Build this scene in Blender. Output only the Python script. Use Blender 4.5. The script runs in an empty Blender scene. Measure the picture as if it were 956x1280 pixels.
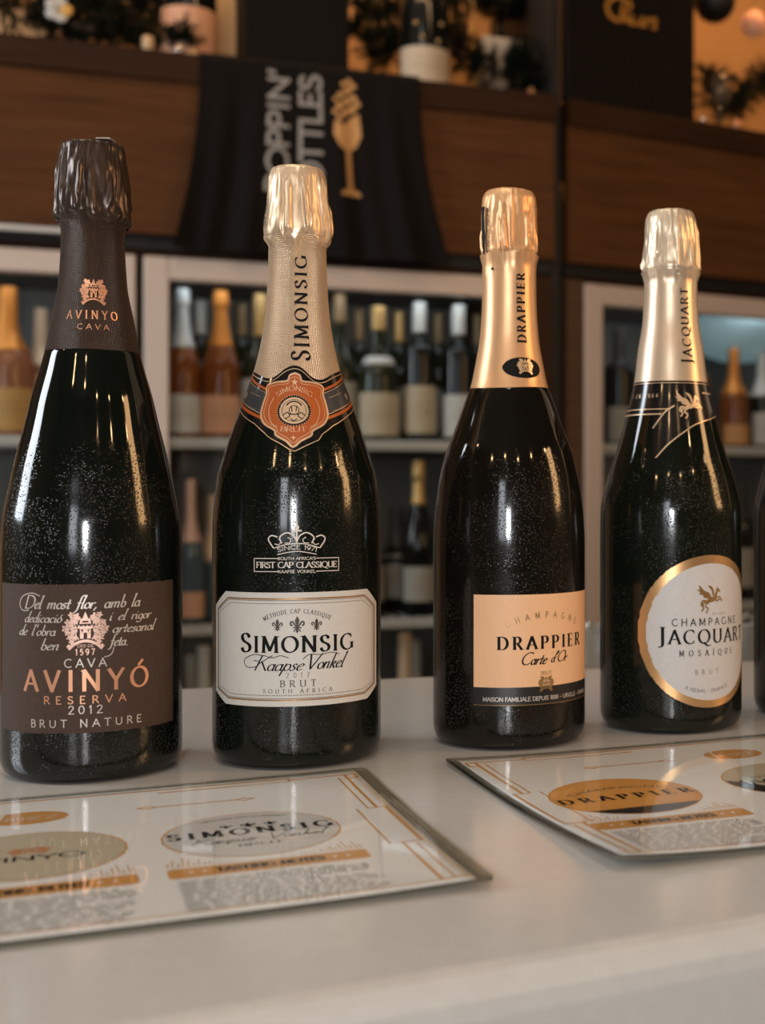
import bpy, math, random
import numpy as np
from math import sin, cos, pi, radians, sqrt, atan2, hypot
from mathutils import Vector, noise

# ------------------------------------------------------------------ camera, world, lights, exposure
S = bpy.context.scene
COL = S.collection
FPX, CX, HY, EYE = 1642.0, 766.0, 613.0, 0.142      # focal length in px, principal point, eye height over the counter
cd = bpy.data.cameras.new('camera'); cam = bpy.data.objects.new('camera', cd); COL.objects.link(cam)
cam.location = (0, 0, EYE); cam.rotation_euler = (pi/2, 0, 0)
cd.sensor_fit = 'HORIZONTAL'; cd.sensor_width = 36; cd.lens = FPX/956*36
cd.shift_x = -(CX-478)/956; cd.shift_y = -(640-HY)/956
cd.clip_start = 0.02; cd.clip_end = 50
cd.dof.use_dof = True; cd.dof.focus_distance = 0.675; cd.dof.aperture_fstop = 11.0; cd.dof.aperture_blades = 0
S.camera = cam

W = bpy.data.worlds.new('world'); S.world = W; W.use_nodes = True
W.node_tree.nodes['Background'].inputs[0].default_value = (1.0, .82, .62, 1)
W.node_tree.nodes['Background'].inputs[1].default_value = .07

def area(name, loc, target, sx, sy, power, col):
    l = bpy.data.lights.new(name, 'AREA'); l.shape = 'RECTANGLE'; l.size = sx; l.size_y = sy; l.energy = power; l.color = col
    o = bpy.data.objects.new(name, l); COL.objects.link(o); o.location = loc
    o.rotation_euler = (Vector(target)-Vector(loc)).to_track_quat('-Z', 'Y').to_euler()
    return o
# daylight through the window on the left, daylight through the window behind the guest's side
area('daylight_left', (-2.6, .55, .95), (-.1, .72, .1), .75, 1.15, 34, (.86, .93, 1.0))
area('guest_side_lamp', (.02, -.62, .26), (-.03, .75, .06), .12, .20, 6.2, (.95, .97, 1.0))
area('daylight_behind', (-.45, -2.45, .75), (0, .5, .0), .50, 1.1, 9, (.93, .96, 1.0))
area('ceiling_panel', (-.3, .2, 1.72), (-.1, .5, 0), 1.0, .4, 8, (1.0, .93, .84))
# warm lamps over the back bar
area('shelf_glow_left', (-.75, 2.5, 1.62), (-.9, 2.9, 1.0), 1.0, .06, 5.0, (1.0, .58, .26))
area('shelf_glow_right', (.62, 2.95, 1.62), (.75, 3.3, 1.0), .9, .06, 4.5, (1.0, .56, .24))
area('warm_side', (1.75, .6, .75), (0, .75, .15), .35, .8, 10, (1.0, .56, .24))
area('backbar_wash', (-.2, 1.3, 1.7), (-.1, 2.75, .35), 1.8, .10, 5.5, (1.0, .62, .32))
S.view_settings.view_transform = 'Standard'; S.view_settings.look = 'None'
S.view_settings.gamma = 1; S.view_settings.use_curve_mapping = False
S.view_settings.exposure = 0.08
S.cycles.max_bounces = 10; S.cycles.transparent_max_bounces = 16; S.cycles.caustics_reflective = False; S.cycles.caustics_refractive = False
S.cycles.sample_clamp_indirect = 6

R_ = random.Random(7)

# ------------------------------------------------------------------ object helpers
def obj(name, verts, faces, mat, parent=None, smooth=False, mats=None, fmat=None, uv=None):
    me = bpy.data.meshes.new(name)
    me.from_pydata([tuple(v) for v in verts], [], faces)
    if smooth: me.polygons.foreach_set('use_smooth', [True]*len(me.polygons))
    for m in (mats or [mat]): me.materials.append(m)
    if fmat: me.polygons.foreach_set('material_index', fmat)
    if uv is not None:
        l = me.uv_layers.new(name='UVMap'); a = np.zeros(len(me.loops)*2)
        vi = np.zeros(len(me.loops), dtype=int); me.loops.foreach_get('vertex_index', vi)
        U = np.array(uv)[vi]; a[0::2] = U[:, 0]; a[1::2] = U[:, 1]; l.data.foreach_set('uv', a)
    me.update()
    o = bpy.data.objects.new(name, me); COL.objects.link(o)
    if parent is not None: o.parent = parent
    return o
def thing(name, label, cat, loc=(0, 0, 0), rz=0, group=None, tilt=(0, 0)):
    o = bpy.data.objects.new(name, None); COL.objects.link(o); o.empty_display_size = .02
    o.location = loc; o.rotation_euler = (tilt[0], tilt[1], rz); tag(o, label, cat, group)
    return o
def tag(o, label=None, cat=None, group=None, kind=None):
    if label: o['label'] = label
    if cat: o['category'] = cat
    if group: o['group'] = group
    if kind: o['kind'] = kind
    return o
class MB:
    """collects shapes for one mesh"""
    def __init__(s): s.v = []; s.f = []
    def add(s, v, f):
        n = len(s.v); s.v += [tuple(p) for p in v]; s.f += [tuple(i+n for i in q) for q in f]; return s
    def box(s, x0, x1, y0, y1, z0, z1, bev=0):
        if bev <= 0:
            v = [(x, y, z) for x in (x0, x1) for y in (y0, y1) for z in (z0, z1)]
            return s.add(v, [(0, 1, 3, 2), (4, 6, 7, 5), (0, 4, 5, 1), (2, 3, 7, 6), (0, 2, 6, 4), (1, 5, 7, 3)])
        b = bev; rings = []
        for z, i in ((z0, b), (z0+b, 0), (z1-b, 0), (z1, b)):
            c = []
            for (cx_, cy_, a0) in ((x1-b, y1-b, 0), (x0+b, y1-b, 90), (x0+b, y0+b, 180), (x1-b, y0+b, 270)):
                for k in range(3):
                    a = radians(a0+45*k); rr = b-i*.999
                    c.append((cx_+rr*cos(a), cy_+rr*sin(a), z))
            rings.append(c)
        v = [p for r in rings for p in r]; f = []
        for r in range(3):
            for k in range(12): f.append((r*12+k, r*12+(k+1) % 12, (r+1)*12+(k+1) % 12, (r+1)*12+k))
        f.append(tuple(range(11, -1, -1))); f.append(tuple(range(36, 48)))
        return s.add(v, f)
    def sbox(s, x0, x1, y0, y1, z0, z1, k0=0, k1=0):
        v = [((x0+k0*y if i == 0 else x1+k1*y), y, z) for i in (0, 1) for y in (y0, y1) for z in (z0, z1)]
        return s.add(v, [(0, 1, 3, 2), (4, 6, 7, 5), (0, 4, 5, 1), (2, 3, 7, 6), (0, 2, 6, 4), (1, 5, 7, 3)])
    def tube(s, pts, r, n=8, cap=True):
        pts = [Vector(p) for p in pts]; rr = r if isinstance(r, (list, tuple)) else [r]*len(pts)
        base = len(s.v); t0 = (pts[1]-pts[0]).normalized()
        a = t0.orthogonal().normalized()
        for i, p in enumerate(pts):
            t = (pts[min(i+1, len(pts)-1)]-pts[max(i-1, 0)]).normalized()
            a = (a-t*a.dot(t)).normalized(); b = t.cross(a)
            for k in range(n):
                q = 2*pi*k/n; s.v.append(tuple(p+(a*cos(q)+b*sin(q))*rr[i]))
        for i in range(len(pts)-1):
            for k in range(n):
                s.f.append((base+i*n+k, base+i*n+(k+1) % n, base+(i+1)*n+(k+1) % n, base+(i+1)*n+k))
        if cap:
            s.f.append(tuple(base+k for k in range(n-1, -1, -1))); m = base+(len(pts)-1)*n; s.f.append(tuple(m+k for k in range(n)))
        return s
    def lathe(s, prof, n=48, x=0, y=0, fr=None):
        """prof: (z, r) from bottom to top; fr(phi, z, r) -> radius"""
        base = len(s.v)
        for z, r in prof:
            for k in range(n):
                p = 2*pi*k/n; q = fr(p, z, r) if fr else r
                s.v.append((x+q*sin(p), y-q*cos(p), z))
        for i in range(len(prof)-1):
            for k in range(n):
                s.f.append((base+i*n+k, base+i*n+(k+1) % n, base+(i+1)*n+(k+1) % n, base+(i+1)*n+k))
        m = base+(len(prof)-1)*n
        s.f.append(tuple(base+k for k in range(n-1, -1, -1))); s.f.append(tuple(m+k for k in range(n)))
        return s
    def ball(s, c, r, n=10, m=6, sz=1):
        pr = [(c[2]-r*cos(pi*(i+.02)/(m+.04))*sz, r*sin(pi*(i+.02)/(m+.04))) for i in range(m+1)]
        return s.lathe(pr, n, c[0], c[1])
    def build(s, name, mat, parent=None, smooth=False): return obj(name, s.v, s.f, mat, parent, smooth)

# ------------------------------------------------------------------ materials
def mat(name, col, rough=.5, metal=0, **k):
    m = bpy.data.materials.new(name); m.use_nodes = True; b = m.node_tree.nodes['Principled BSDF']
    b.inputs['Base Color'].default_value = (*col, 1); b.inputs['Roughness'].default_value = rough; b.inputs['Metallic'].default_value = metal
    for kk, v in k.items():
        key = {'coat': 'Coat Weight', 'coat_r': 'Coat Roughness', 'ior': 'IOR', 'trans': 'Transmission Weight', 'alpha': 'Alpha', 'em': 'Emission Strength', 'spec': 'Specular IOR Level', 'sheen': 'Sheen Weight', 'aniso': 'Anisotropic'}.get(kk)
        if key: b.inputs[key].default_value = v
        if kk == 'ecol': b.inputs['Emission Color'].default_value = (*v, 1)
    return m
def N(m, t, **k):
    n = m.node_tree.nodes.new(t)
    for a, v in k.items(): setattr(n, a, v)
    return n
def LK(m, a, b): m.node_tree.links.new(a, b)
def bsdf(m): return m.node_tree.nodes['Principled BSDF']
def coords(m, scale=(1, 1, 1), kind='Object'):
    t = N(m, 'ShaderNodeTexCoord'); mp = N(m, 'ShaderNodeMapping'); mp.inputs['Scale'].default_value = scale
    LK(m, t.outputs[kind], mp.inputs['Vector']); return mp.outputs[0]
def noise_n(m, vec, sc, det=4, rough=.55):
    n = N(m, 'ShaderNodeTexNoise'); n.inputs['Scale'].default_value = sc; n.inputs['Detail'].default_value = det; n.inputs['Roughness'].default_value = rough
    LK(m, vec, n.inputs['Vector']); return n.outputs['Fac']
def ramp(m, fac, stops):
    r = N(m, 'ShaderNodeValToRGB'); e = r.color_ramp.elements
    while len(e) < len(stops): e.new(.5)
    for i, (p, c) in enumerate(stops): e[i].position = p; e[i].color = (*c, 1)
    LK(m, fac, r.inputs[0]); return r.outputs[0]
def bump(m, h, strength=.3, dist=.001):
    b = N(m, 'ShaderNodeBump'); b.inputs['Strength'].default_value = strength; b.inputs['Distance'].default_value = dist
    LK(m, h, b.inputs['Height']); LK(m, b.outputs[0], bsdf(m).inputs['Normal']); return b
def math_n(m, op, a, b=None, clamp=False):
    n = N(m, 'ShaderNodeMath', operation=op, use_clamp=clamp)
    for i, q in enumerate((a, b)):
        if q is None: continue
        if isinstance(q, (int, float)): n.inputs[i].default_value = q
        else: LK(m, q, n.inputs[i])
    return n.outputs[0]

def speckled(name, c1, c2, scale, rough, bstr=.1, bd=.0004, **k):
    m = mat(name, c1, rough, **k); v = coords(m); f = noise_n(m, v, scale)
    LK(m, ramp(m, f, [(.3, c1), (.7, c2)]), bsdf(m).inputs['Base Color'])
    if bstr: bump(m, f, bstr, bd)
    return m
def wood(name, c1, c2, rough=.6):
    m = mat(name, c1, rough, spec=.12)
    v = coords(m, (1.2, 6, 22)); f = noise_n(m, v, 3.2, 8, .62); v2 = coords(m, (3, 30, 160)); f2 = noise_n(m, v2, 2.0, 3)
    s = math_n(m, 'ADD', math_n(m, 'MULTIPLY', f, .75), math_n(m, 'MULTIPLY', f2, .25))
    LK(m, ramp(m, s, [(.36, c1), (.66, c2)]), bsdf(m).inputs['Base Color']); bump(m, s, .15, .0005); return m
def bottle_glass(name, col, drops=True, rough=.05, z1=.172, trans=0, wet=1.0):
    m = mat(name, col, rough, trans=trans, ior=1.5, spec=.5)
    if drops:
        v = coords(m)
        vo = N(m, 'ShaderNodeTexVoronoi'); vo.inputs['Scale'].default_value = 1050; vo.inputs['Randomness'].default_value = 1; LK(m, v, vo.inputs['Vector'])
        big = noise_n(m, v, 48, 3)
        sep = N(m, 'ShaderNodeSeparateXYZ'); LK(m, v, sep.inputs[0])
        mr = N(m, 'ShaderNodeMapRange'); mr.interpolation_type = 'SMOOTHSTEP'
        LK(m, sep.outputs['Z'], mr.inputs['Value']); mr.inputs['From Min'].default_value = z1; mr.inputs['From Max'].default_value = z1-.055
        r = N(m, 'ShaderNodeMapRange'); r.interpolation_type = 'SMOOTHSTEP'; LK(m, vo.outputs['Distance'], r.inputs['Value'])
        r.inputs['From Min'].default_value = .42; r.inputs['From Max'].default_value = .05
        pick = math_n(m, 'GREATER_THAN', vo.outputs['Color'], .5) if False else 1.0
        sc = N(m, 'ShaderNodeSeparateColor'); LK(m, vo.outputs['Color'], sc.inputs[0])
        pk = math_n(m, 'MULTIPLY', math_n(m, 'GREATER_THAN', sc.outputs[0], .30), math_n(m, 'ADD', sc.outputs[1], .3))
        h = math_n(m, 'MULTIPLY', math_n(m, 'MULTIPLY', r.outputs[0], pk), mr.outputs[0])
        h = math_n(m, 'MULTIPLY', h, math_n(m, 'MULTIPLY', ramp(m, big, [(.38, (0, 0, 0)), (.62, (1, 1, 1))]), 1.0))
        b = bump(m, h, 1.0*wet, .00045)
        fog = math_n(m, 'ADD', math_n(m, 'MULTIPLY', math_n(m, 'MULTIPLY', mr.outputs[0], ramp(m, big, [(.3, (.3,)*3), (.7, (1,)*3)])), .13*wet), rough)
        LK(m, fog, bsdf(m).inputs['Roughness'])
    return m
def clear_pane(name, tint=(1, 1, 1), rough=.02, ior=1.45, veil=0, veil_col=(.6, .58, .54)):
    m = bpy.data.materials.new(name); m.use_nodes = True; nt = m.node_tree; nt.nodes.clear()
    out = nt.nodes.new('ShaderNodeOutputMaterial'); tr = nt.nodes.new('ShaderNodeBsdfTransparent'); tr.inputs[0].default_value = (*tint, 1)
    gl = nt.nodes.new('ShaderNodeBsdfGlossy'); gl.inputs['Roughness'].default_value = rough
    fr = nt.nodes.new('ShaderNodeFresnel'); fr.inputs[0].default_value = ior; mx = nt.nodes.new('ShaderNodeMixShader')
    geo = nt.nodes.new('ShaderNodeNewGeometry'); inv = nt.nodes.new('ShaderNodeMath'); inv.operation = 'SUBTRACT'; inv.inputs[0].default_value = 1
    nt.links.new(geo.outputs['Backfacing'], inv.inputs[1]); mu = nt.nodes.new('ShaderNodeMath'); mu.operation = 'MULTIPLY'
    nt.links.new(fr.outputs[0], mu.inputs[0]); nt.links.new(inv.outputs[0], mu.inputs[1]); nt.links.new(mu.outputs[0], mx.inputs[0])
    if veil:
        df = nt.nodes.new('ShaderNodeBsdfDiffuse'); df.inputs[0].default_value = (*veil_col, 1); m2 = nt.nodes.new('ShaderNodeMixShader'); m2.inputs[0].default_value = veil
        nt.links.new(tr.outputs[0], m2.inputs[1]); nt.links.new(df.outputs[0], m2.inputs[2]); nt.links.new(m2.outputs[0], mx.inputs[1])
    else: nt.links.new(tr.outputs[0], mx.inputs[1])
    nt.links.new(gl.outputs[0], mx.inputs[2]); nt.links.new(mx.outputs[0], out.inputs[0]); return m
def foil(name, col, rough=.32, metal=.75, diamond=0, grain=.12):
    m = mat(name, col, rough, metal)
    uvn = N(m, 'ShaderNodeUVMap'); sep = N(m, 'ShaderNodeSeparateXYZ'); LK(m, uvn.outputs[0], sep.inputs[0])
    v = coords(m); f = noise_n(m, v, 260, 3)
    h = math_n(m, 'MULTIPLY', f, grain)
    if diamond:
        a = math_n(m, 'ADD', sep.outputs[0], sep.outputs[1]); b = math_n(m, 'SUBTRACT', sep.outputs[0], sep.outputs[1])
        k = 2*pi/diamond*.7
        q = math_n(m, 'MULTIPLY', math_n(m, 'SINE', math_n(m, 'MULTIPLY', a, k)), math_n(m, 'SINE', math_n(m, 'MULTIPLY', b, k)))
        h = math_n(m, 'ADD', h, math_n(m, 'MULTIPLY', q, .8))
    bump(m, h, .7, .0005); return m

M = {}
M['quartz'] = speckled('white_quartz', (.515, .495, .462), (.545, .525, .492), 130, .17, 0, spec=.5)
M['paper'] = mat('white_card', (.82, .81, .80), .55)
M['laminate'] = clear_pane('clear_laminate', (.97, .97, .96), .035, 1.42)
M['laminate_edge'] = clear_pane('laminate_border', (.80, .79, .74), .06, 1.42, .22, (.42, .41, .36))
M['gold_ink'] = mat('gold_ink', (.62, .30, .075), .5)
M['gold_ink2'] = mat('dark_gold_ink', (.50, .25, .07), .45)
M['ivory_ink'] = mat('ivory_ink', (.52, .46, .34), .6)
M['grey_ink'] = mat('grey_ink', (.10, .098, .09), .6)
M['black_ink'] = mat('black_ink', (.006, .005, .005), .6, spec=.15)
M['white_ink'] = mat('white_ink', (.78, .75, .72), .5)
M['glass_a'] = bottle_glass('dark_glass_warm', (.004, .0055, .004), z1=.175, wet=.8)
M['glass_s'] = bottle_glass('dark_glass_green', (.004, .006, .004), z1=.175)
M['glass_d'] = bottle_glass('dark_glass_amber', (.0055, .0045, .003), z1=.172)
M['glass_j'] = bottle_glass('dark_glass_olive', (.005, .007, .004), z1=.172)
M['brown_paper'] = speckled('brown_label_paper', (.054, .031, .021), (.070, .041, .028), 600, .7, .2, .0002, spec=.3)
M['brown_foil'] = foil('brown_foil', (.066, .042, .031), .30, .55, .0011)
M['brown_foil_top'] = foil('brown_foil_top', (.066, .044, .034), .30, .6, 0, .15)
M['copper'] = mat('copper_print', (.80, .40, .24), .35, .55)
M['copper_pale'] = mat('pale_copper_print', (.80, .52, .42), .4, .35)
M['silver_print'] = mat('silver_print', (.62, .56, .50), .4, .35)
M['champ_foil'] = foil('champagne_foil', (.82, .60, .40), .32, .55, .0013)
M['champ_foil_top'] = foil('champagne_foil_top', (.82, .60, .39), .36, .5, 0, .12)
M['orange_foil'] = foil('orange_gold_foil', (.82, .475, .24), .36, .5, 0, .1)
M['orange_foil_top'] = foil('orange_gold_foil_top', (.82, .46, .22), .38, .48, 0, .1)
M['pale_foil'] = foil('pale_gold_foil', (.77, .59, .41), .34, .55, 0, .1)
M['pale_foil_top'] = foil('pale_gold_foil_top', (.76, .61, .43), .36, .55, 0, .12)
M['label_grey'] = speckled('pale_grey_label', (.63, .60, .55), (.67, .64, .585), 500, .55, .1, .0001)
M['label_white'] = speckled('white_label', (.60, .58, .56), (.65, .63, .61), 500, .5, .1, .0001)
M['label_orange'] = speckled('peach_label', (.86, .50, .27), (.89, .53, .29), 400, .5, .05, .0001)
M['label_black'] = mat('black_label', (.015, .013, .012), .4)
M['band_black'] = mat('black_band', (.006, .006, .006), .18, coat=.5)
M['band_grey'] = mat('grey_band', (.05, .052, .055), .25)
M['shield_orange'] = mat('orange_shield', (.46, .10, .02), .35)
M['cream_gold'] = mat('cream_gold_print', (.78, .56, .36), .35, .5)
M['bronze'] = mat('bronze_border', (.42, .22, .085), .35, .5)
M['gold_ring'] = mat('gold_foil_ring', (.80, .47, .21), .30, .75)
M['gold_print'] = mat('gold_print', (.42, .25, .09), .35, .6)

# ------------------------------------------------------------------ single-stroke lettering
def A_(cx, cy, rx, ry, a0, a1, n=None):
    n = n or max(4, int(abs(a1-a0)/18))
    return [(cx+rx*cos(radians(a0+(a1-a0)*i/n)), cy+ry*sin(radians(a0+(a1-a0)*i/n))) for i in range(n+1)]
def C_(pts, k=5):
    o = []; n = len(pts)
    for i in range(n-1):
        p0, p1, p2, p3 = pts[max(i-1, 0)], pts[i], pts[i+1], pts[min(i+2, n-1)]
        for j in range(k):
            t = j/k
            o.append(tuple(.5*((2*p1[c])+(-p0[c]+p2[c])*t+(2*p0[c]-5*p1[c]+4*p2[c]-p3[c])*t*t+(-p0[c]+3*p1[c]-3*p2[c]+p3[c])*t**3) for c in (0, 1)))
    o.append(pts[-1]); return o
# glyph: (advance, strokes, horizontal serifs, vertical ticks)
GL = {
'A': (.80, [[(.03, 0), (.40, 1)], [(.40, 1), (.77, 0)], [(.15, .34), (.65, .34)]], [(.03, 0), (.77, 0)], []),
'B': (.64, [[(.1, 0), (.1, 1)], [(.1, 1), (.3, 1)]+A_(.3, .765, .24, .235, 85, -90)+[(.1, .53)], [(.3, .53)]+A_(.32, .265, .27, .265, 85, -90)+[(.1, 0)]], [(.05, 0), (.05, 1)], []),
'C': (.82, [A_(.47, .5, .42, .5, 50, 312)], [], [(.74, .86, .16), (.74, .14, -.13)]),
'D': (.84, [[(.1, 0), (.1, 1)], [(.1, 1), (.33, 1)]+A_(.33, .5, .43, .5, 88, -90)+[(.1, 0)]], [(.05, 0), (.05, 1)], []),
'E': (.62, [[(.1, 0), (.1, 1)], [(.1, 1), (.53, 1)], [(.1, .52), (.43, .52)], [(.1, 0), (.56, 0)]], [(.05, 0), (.05, 1)], [(.53, .93, .16), (.56, .08, .16), (.43, .52, .16)]),
'F': (.58, [[(.1, 0), (.1, 1)], [(.1, 1), (.53, 1)], [(.1, .52), (.43, .52)]], [(.1, 0), (.05, 1)], [(.53, .93, .16), (.43, .52, .16)]),
'G': (.90, [A_(.47, .5, .42, .5, 50, 322), [(.80, .44), (.80, .10)]], [(.80, .44)], [(.74, .86, .16)]),
'H': (.86, [[(.12, 0), (.12, 1)], [(.74, 0), (.74, 1)], [(.12, .52), (.74, .52)]], [(.12, 0), (.12, 1), (.74, 0), (.74, 1)], []),
'I': (.30, [[(.15, 0), (.15, 1)]], [(.15, 0), (.15, 1)], []),
'J': (.36, [C_([(.2, 1), (.2, .3), (.2, 0), (.12, -.17), (-.06, -.2)])], [(.2, 1)], []),
'K': (.76, [[(.12, 0), (.12, 1)], [(.66, 1), (.14, .44)], [(.27, .58), (.72, 0)]], [(.12, 0), (.12, 1), (.64, 1), (.70, 0)], []),
'L': (.60, [[(.1, 0), (.1, 1)], [(.1, 0), (.55, 0)]], [(.05, 0), (.1, 1)], [(.55, .08, .16)]),
'M': (1.0, [[(.12, 0), (.15, 1)], [(.15, 1), (.5, .12)], [(.5, .12), (.85, 1)], [(.85, 1), (.88, 0)]], [(.12, 0), (.10, 1), (.88, 0), (.90, 1)], []),
'N': (.88, [[(.13, 0), (.13, 1)], [(.13, 1), (.75, 0)], [(.75, 0), (.75, 1)]], [(.13, 0), (.08, 1), (.75, 1)], []),
'O': (.94, [A_(.47, .5, .42, .5, 0, 360)], [], []),
'P': (.62, [[(.1, 0), (.1, 1)], [(.1, 1), (.3, 1)]+A_(.3, .73, .26, .27, 85, -90)+[(.1, .46)]], [(.1, 0), (.05, 1)], []),
'Q': (.94, [A_(.47, .5, .42, .5, 0, 360), C_([(.45, .06), (.62, -.1), (.82, -.2), (1.02, -.14)])], [], []),
'R': (.70, [[(.1, 0), (.1, 1)], [(.1, 1), (.3, 1)]+A_(.3, .745, .25, .255, 85, -90)+[(.1, .49)], [(.32, .49), (.66, 0)]], [(.1, 0), (.05, 1), (.66, 0)], []),
'S': (.60, [C_([(.50, .80), (.44, .93), (.29, 1.0), (.13, .93), (.08, .77), (.16, .61), (.32, .51), (.47, .41), (.54, .25), (.47, .08), (.30, 0), (.13, .06), (.06, .22)])], [], [(.50, .86, .13), (.07, .14, .13)]),
'T': (.70, [[(.35, 0), (.35, 1)], [(.04, 1), (.66, 1)]], [(.35, 0)], [(.04, .93, .15), (.66, .93, .15)]),
'U': (.84, [[(.12, 1), (.12, .38)]+A_(.42, .34, .30, .34, 180, 360)+[(.72, 1)]], [(.12, 1), (.72, 1)], []),
'V': (.78, [[(.04, 1), (.39, 0)], [(.39, 0), (.74, 1)]], [(.04, 1), (.74, 1)], []),
'W': (1.1, [[(.04, 1), (.3, 0)], [(.3, 0), (.55, .9)], [(.55, .9), (.8, 0)], [(.8, 0), (1.06, 1)]], [(.04, 1), (1.06, 1)], []),
'X': (.74, [[(.06, 1), (.68, 0)], [(.68, 1), (.06, 0)]], [], []),
'Y': (.74, [[(.04, 1), (.37, .45)], [(.70, 1), (.37, .45)], [(.37, .45), (.37, 0)]], [(.04, 1), (.70, 1), (.37, 0)], []),
'Z': (.70, [[(.08, 1), (.62, 1)], [(.62, 1), (.06, 0)], [(.06, 0), (.64, 0)]], [], [(.08, .93, .15), (.64, .07, .15)]),
'0': (.62, [A_(.31, .5, .25, .5, 0, 360)], [], []), '1': (.34, [[(.06, .86), (.2, 1), (.2, 0)]], [(.2, 0)], []),
'2': (.60, [C_([(.07, .76), (.14, .94), (.30, 1), (.47, .92), (.51, .74), (.40, .5), (.06, 0)]), [(.06, 0), (.56, 0)]], [], []),
'5': (.56, [[(.48, 1), (.14, 1)], [(.14, 1), (.11, .55)], C_([(.11, .55), (.28, .64), (.46, .54), (.51, .32), (.42, .08), (.24, 0), (.06, .08)])], [], []),
'4': (.62, [[(.42, 0), (.42, 1)], [(.42, 1), (.04, .28)], [(.04, .28), (.58, .28)]], [], []),
'6': (.60, [A_(.30, .31, .24, .31, 0, 360), C_([(.06, .34), (.08, .66), (.24, .92), (.46, 1)])], [], []),
'7': (.56, [[(.05, 1), (.52, 1)], [(.52, 1), (.2, 0)]], [], []),
'8': (.60, [A_(.3, .25, .25, .25, 0, 360), A_(.3, .74, .21, .24, 0, 360)], [], []),
'9': (.60, [A_(.30, .69, .24, .31, 0, 360), C_([(.54, .66), (.52, .34), (.36, .08), (.14, 0)])], [], []),
"'": (.22, [[(.12, 1.0), (.08, .74)]], [], []), ',': (.24, [[(.12, .06), (.04, -.16)]], [], []), '-': (.5, [[(.1, .42), (.4, .42)]], [], []), '.': (.3, [[(.12, .0), (.18, .0)]], [], []), '·': (.4, [[(.16, .42), (.24, .42)]], [], []),
' ': (.42, [], [], []),
# lower-case running hand
'a': (.42, [A_(.18, .21, .15, .21, 30, 390), [(.34, .42), (.33, .08), (.38, 0), (.44, .04)]], [], []),
'b': (.40, [[(.08, .98), (.07, .2)], A_(.2, .21, .14, .21, 170, 530)], [], []),
'c': (.34, [A_(.2, .21, .16, .21, 50, 310)], [], []),
'd': (.42, [A_(.18, .21, .15, .21, 0, 360), [(.40, 1.0), (.34, .7), (.33, .06), (.40, 0)]], [], []),
'e': (.36, [[(.05, .20)]+C_([(.05, .2), (.25, .28), (.30, .38), (.19, .43), (.06, .3), (.05, .12), (.16, 0), (.34, .08)])], [], []),
'f': (.30, [C_([(.36, .94), (.27, 1.02), (.18, .9), (.14, .5), (.12, 0), (.04, -.26), (-.08, -.28)]), [(.02, .43), (.28, .43)]], [], []),
'g': (.42, [A_(.2, .22, .15, .2, 0, 360), C_([(.35, .42), (.34, 0), (.28, -.25), (.1, -.3), (.0, -.2)])], [], []),
'i': (.22, [[(.08, .42), (.08, .06), (.13, 0), (.20, .04)], [(.1, .62), (.12, .66)]], [], []),
'k': (.40, [[(.08, 1.0), (.06, 0)], C_([(.07, .2), (.22, .42), (.31, .36), (.22, .24), (.09, .2)]), [(.16, .22), (.32, 0), (.4, .05)]], [], []),
'l': (.22, [C_([(.06, .9), (.15, 1.02), (.10, .7), (.07, .1), (.12, 0), (.20, .05)])], [], []),
'm': (.66, [[(.06, .42), (.06, 0)], C_([(.06, .26), (.16, .42), (.27, .4), (.28, .2), (.28, 0)]), C_([(.28, .26), (.38, .42), (.5, .4), (.51, .2), (.52, .02), (.62, .04)])], [], []),
'n': (.44, [[(.06, .42), (.06, 0)], C_([(.06, .24), (.17, .42), (.29, .4), (.3, .2), (.31, .02), (.40, .05)])], [], []),
'o': (.38, [A_(.19, .21, .16, .21, 0, 360)], [], []),
'p': (.42, [[(.08, .46), (.03, -.34)], A_(.22, .21, .15, .21, 175, 535)], [], []),
'r': (.30, [[(.06, .42), (.06, 0)], C_([(.06, .22), (.14, .38), (.24, .42), (.3, .38)])], [], []),
's': (.30, [C_([(.25, .36), (.17, .43), (.07, .35), (.13, .25), (.22, .15), (.17, .02), (.07, 0), (.01, .07)])], [], []),
't': (.26, [[(.13, .68), (.10, .08), (.15, 0), (.24, .05)], [(.0, .43), (.24, .43)]], [], []),
'u': (.42, [C_([(.06, .42), (.06, .12), (.14, 0), (.26, .06), (.32, .2)]), [(.33, .42), (.33, .06), (.42, .03)]], [], []),
}
ACC = {'É': ('E', [[(.26, 1.1), (.42, 1.28)]]), 'Ó': ('O', [[(.42, 1.12), (.62, 1.34)]]), 'Ï': ('I', [[(.05, 1.16), (.06, 1.18)], [(.24, 1.16), (.25, 1.18)]]), 'ó': ('o', [[(.18, .52), (.28, .70)]]), 'À': ('A', [[(.42, 1.12), (.28, 1.28)]])}

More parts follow.
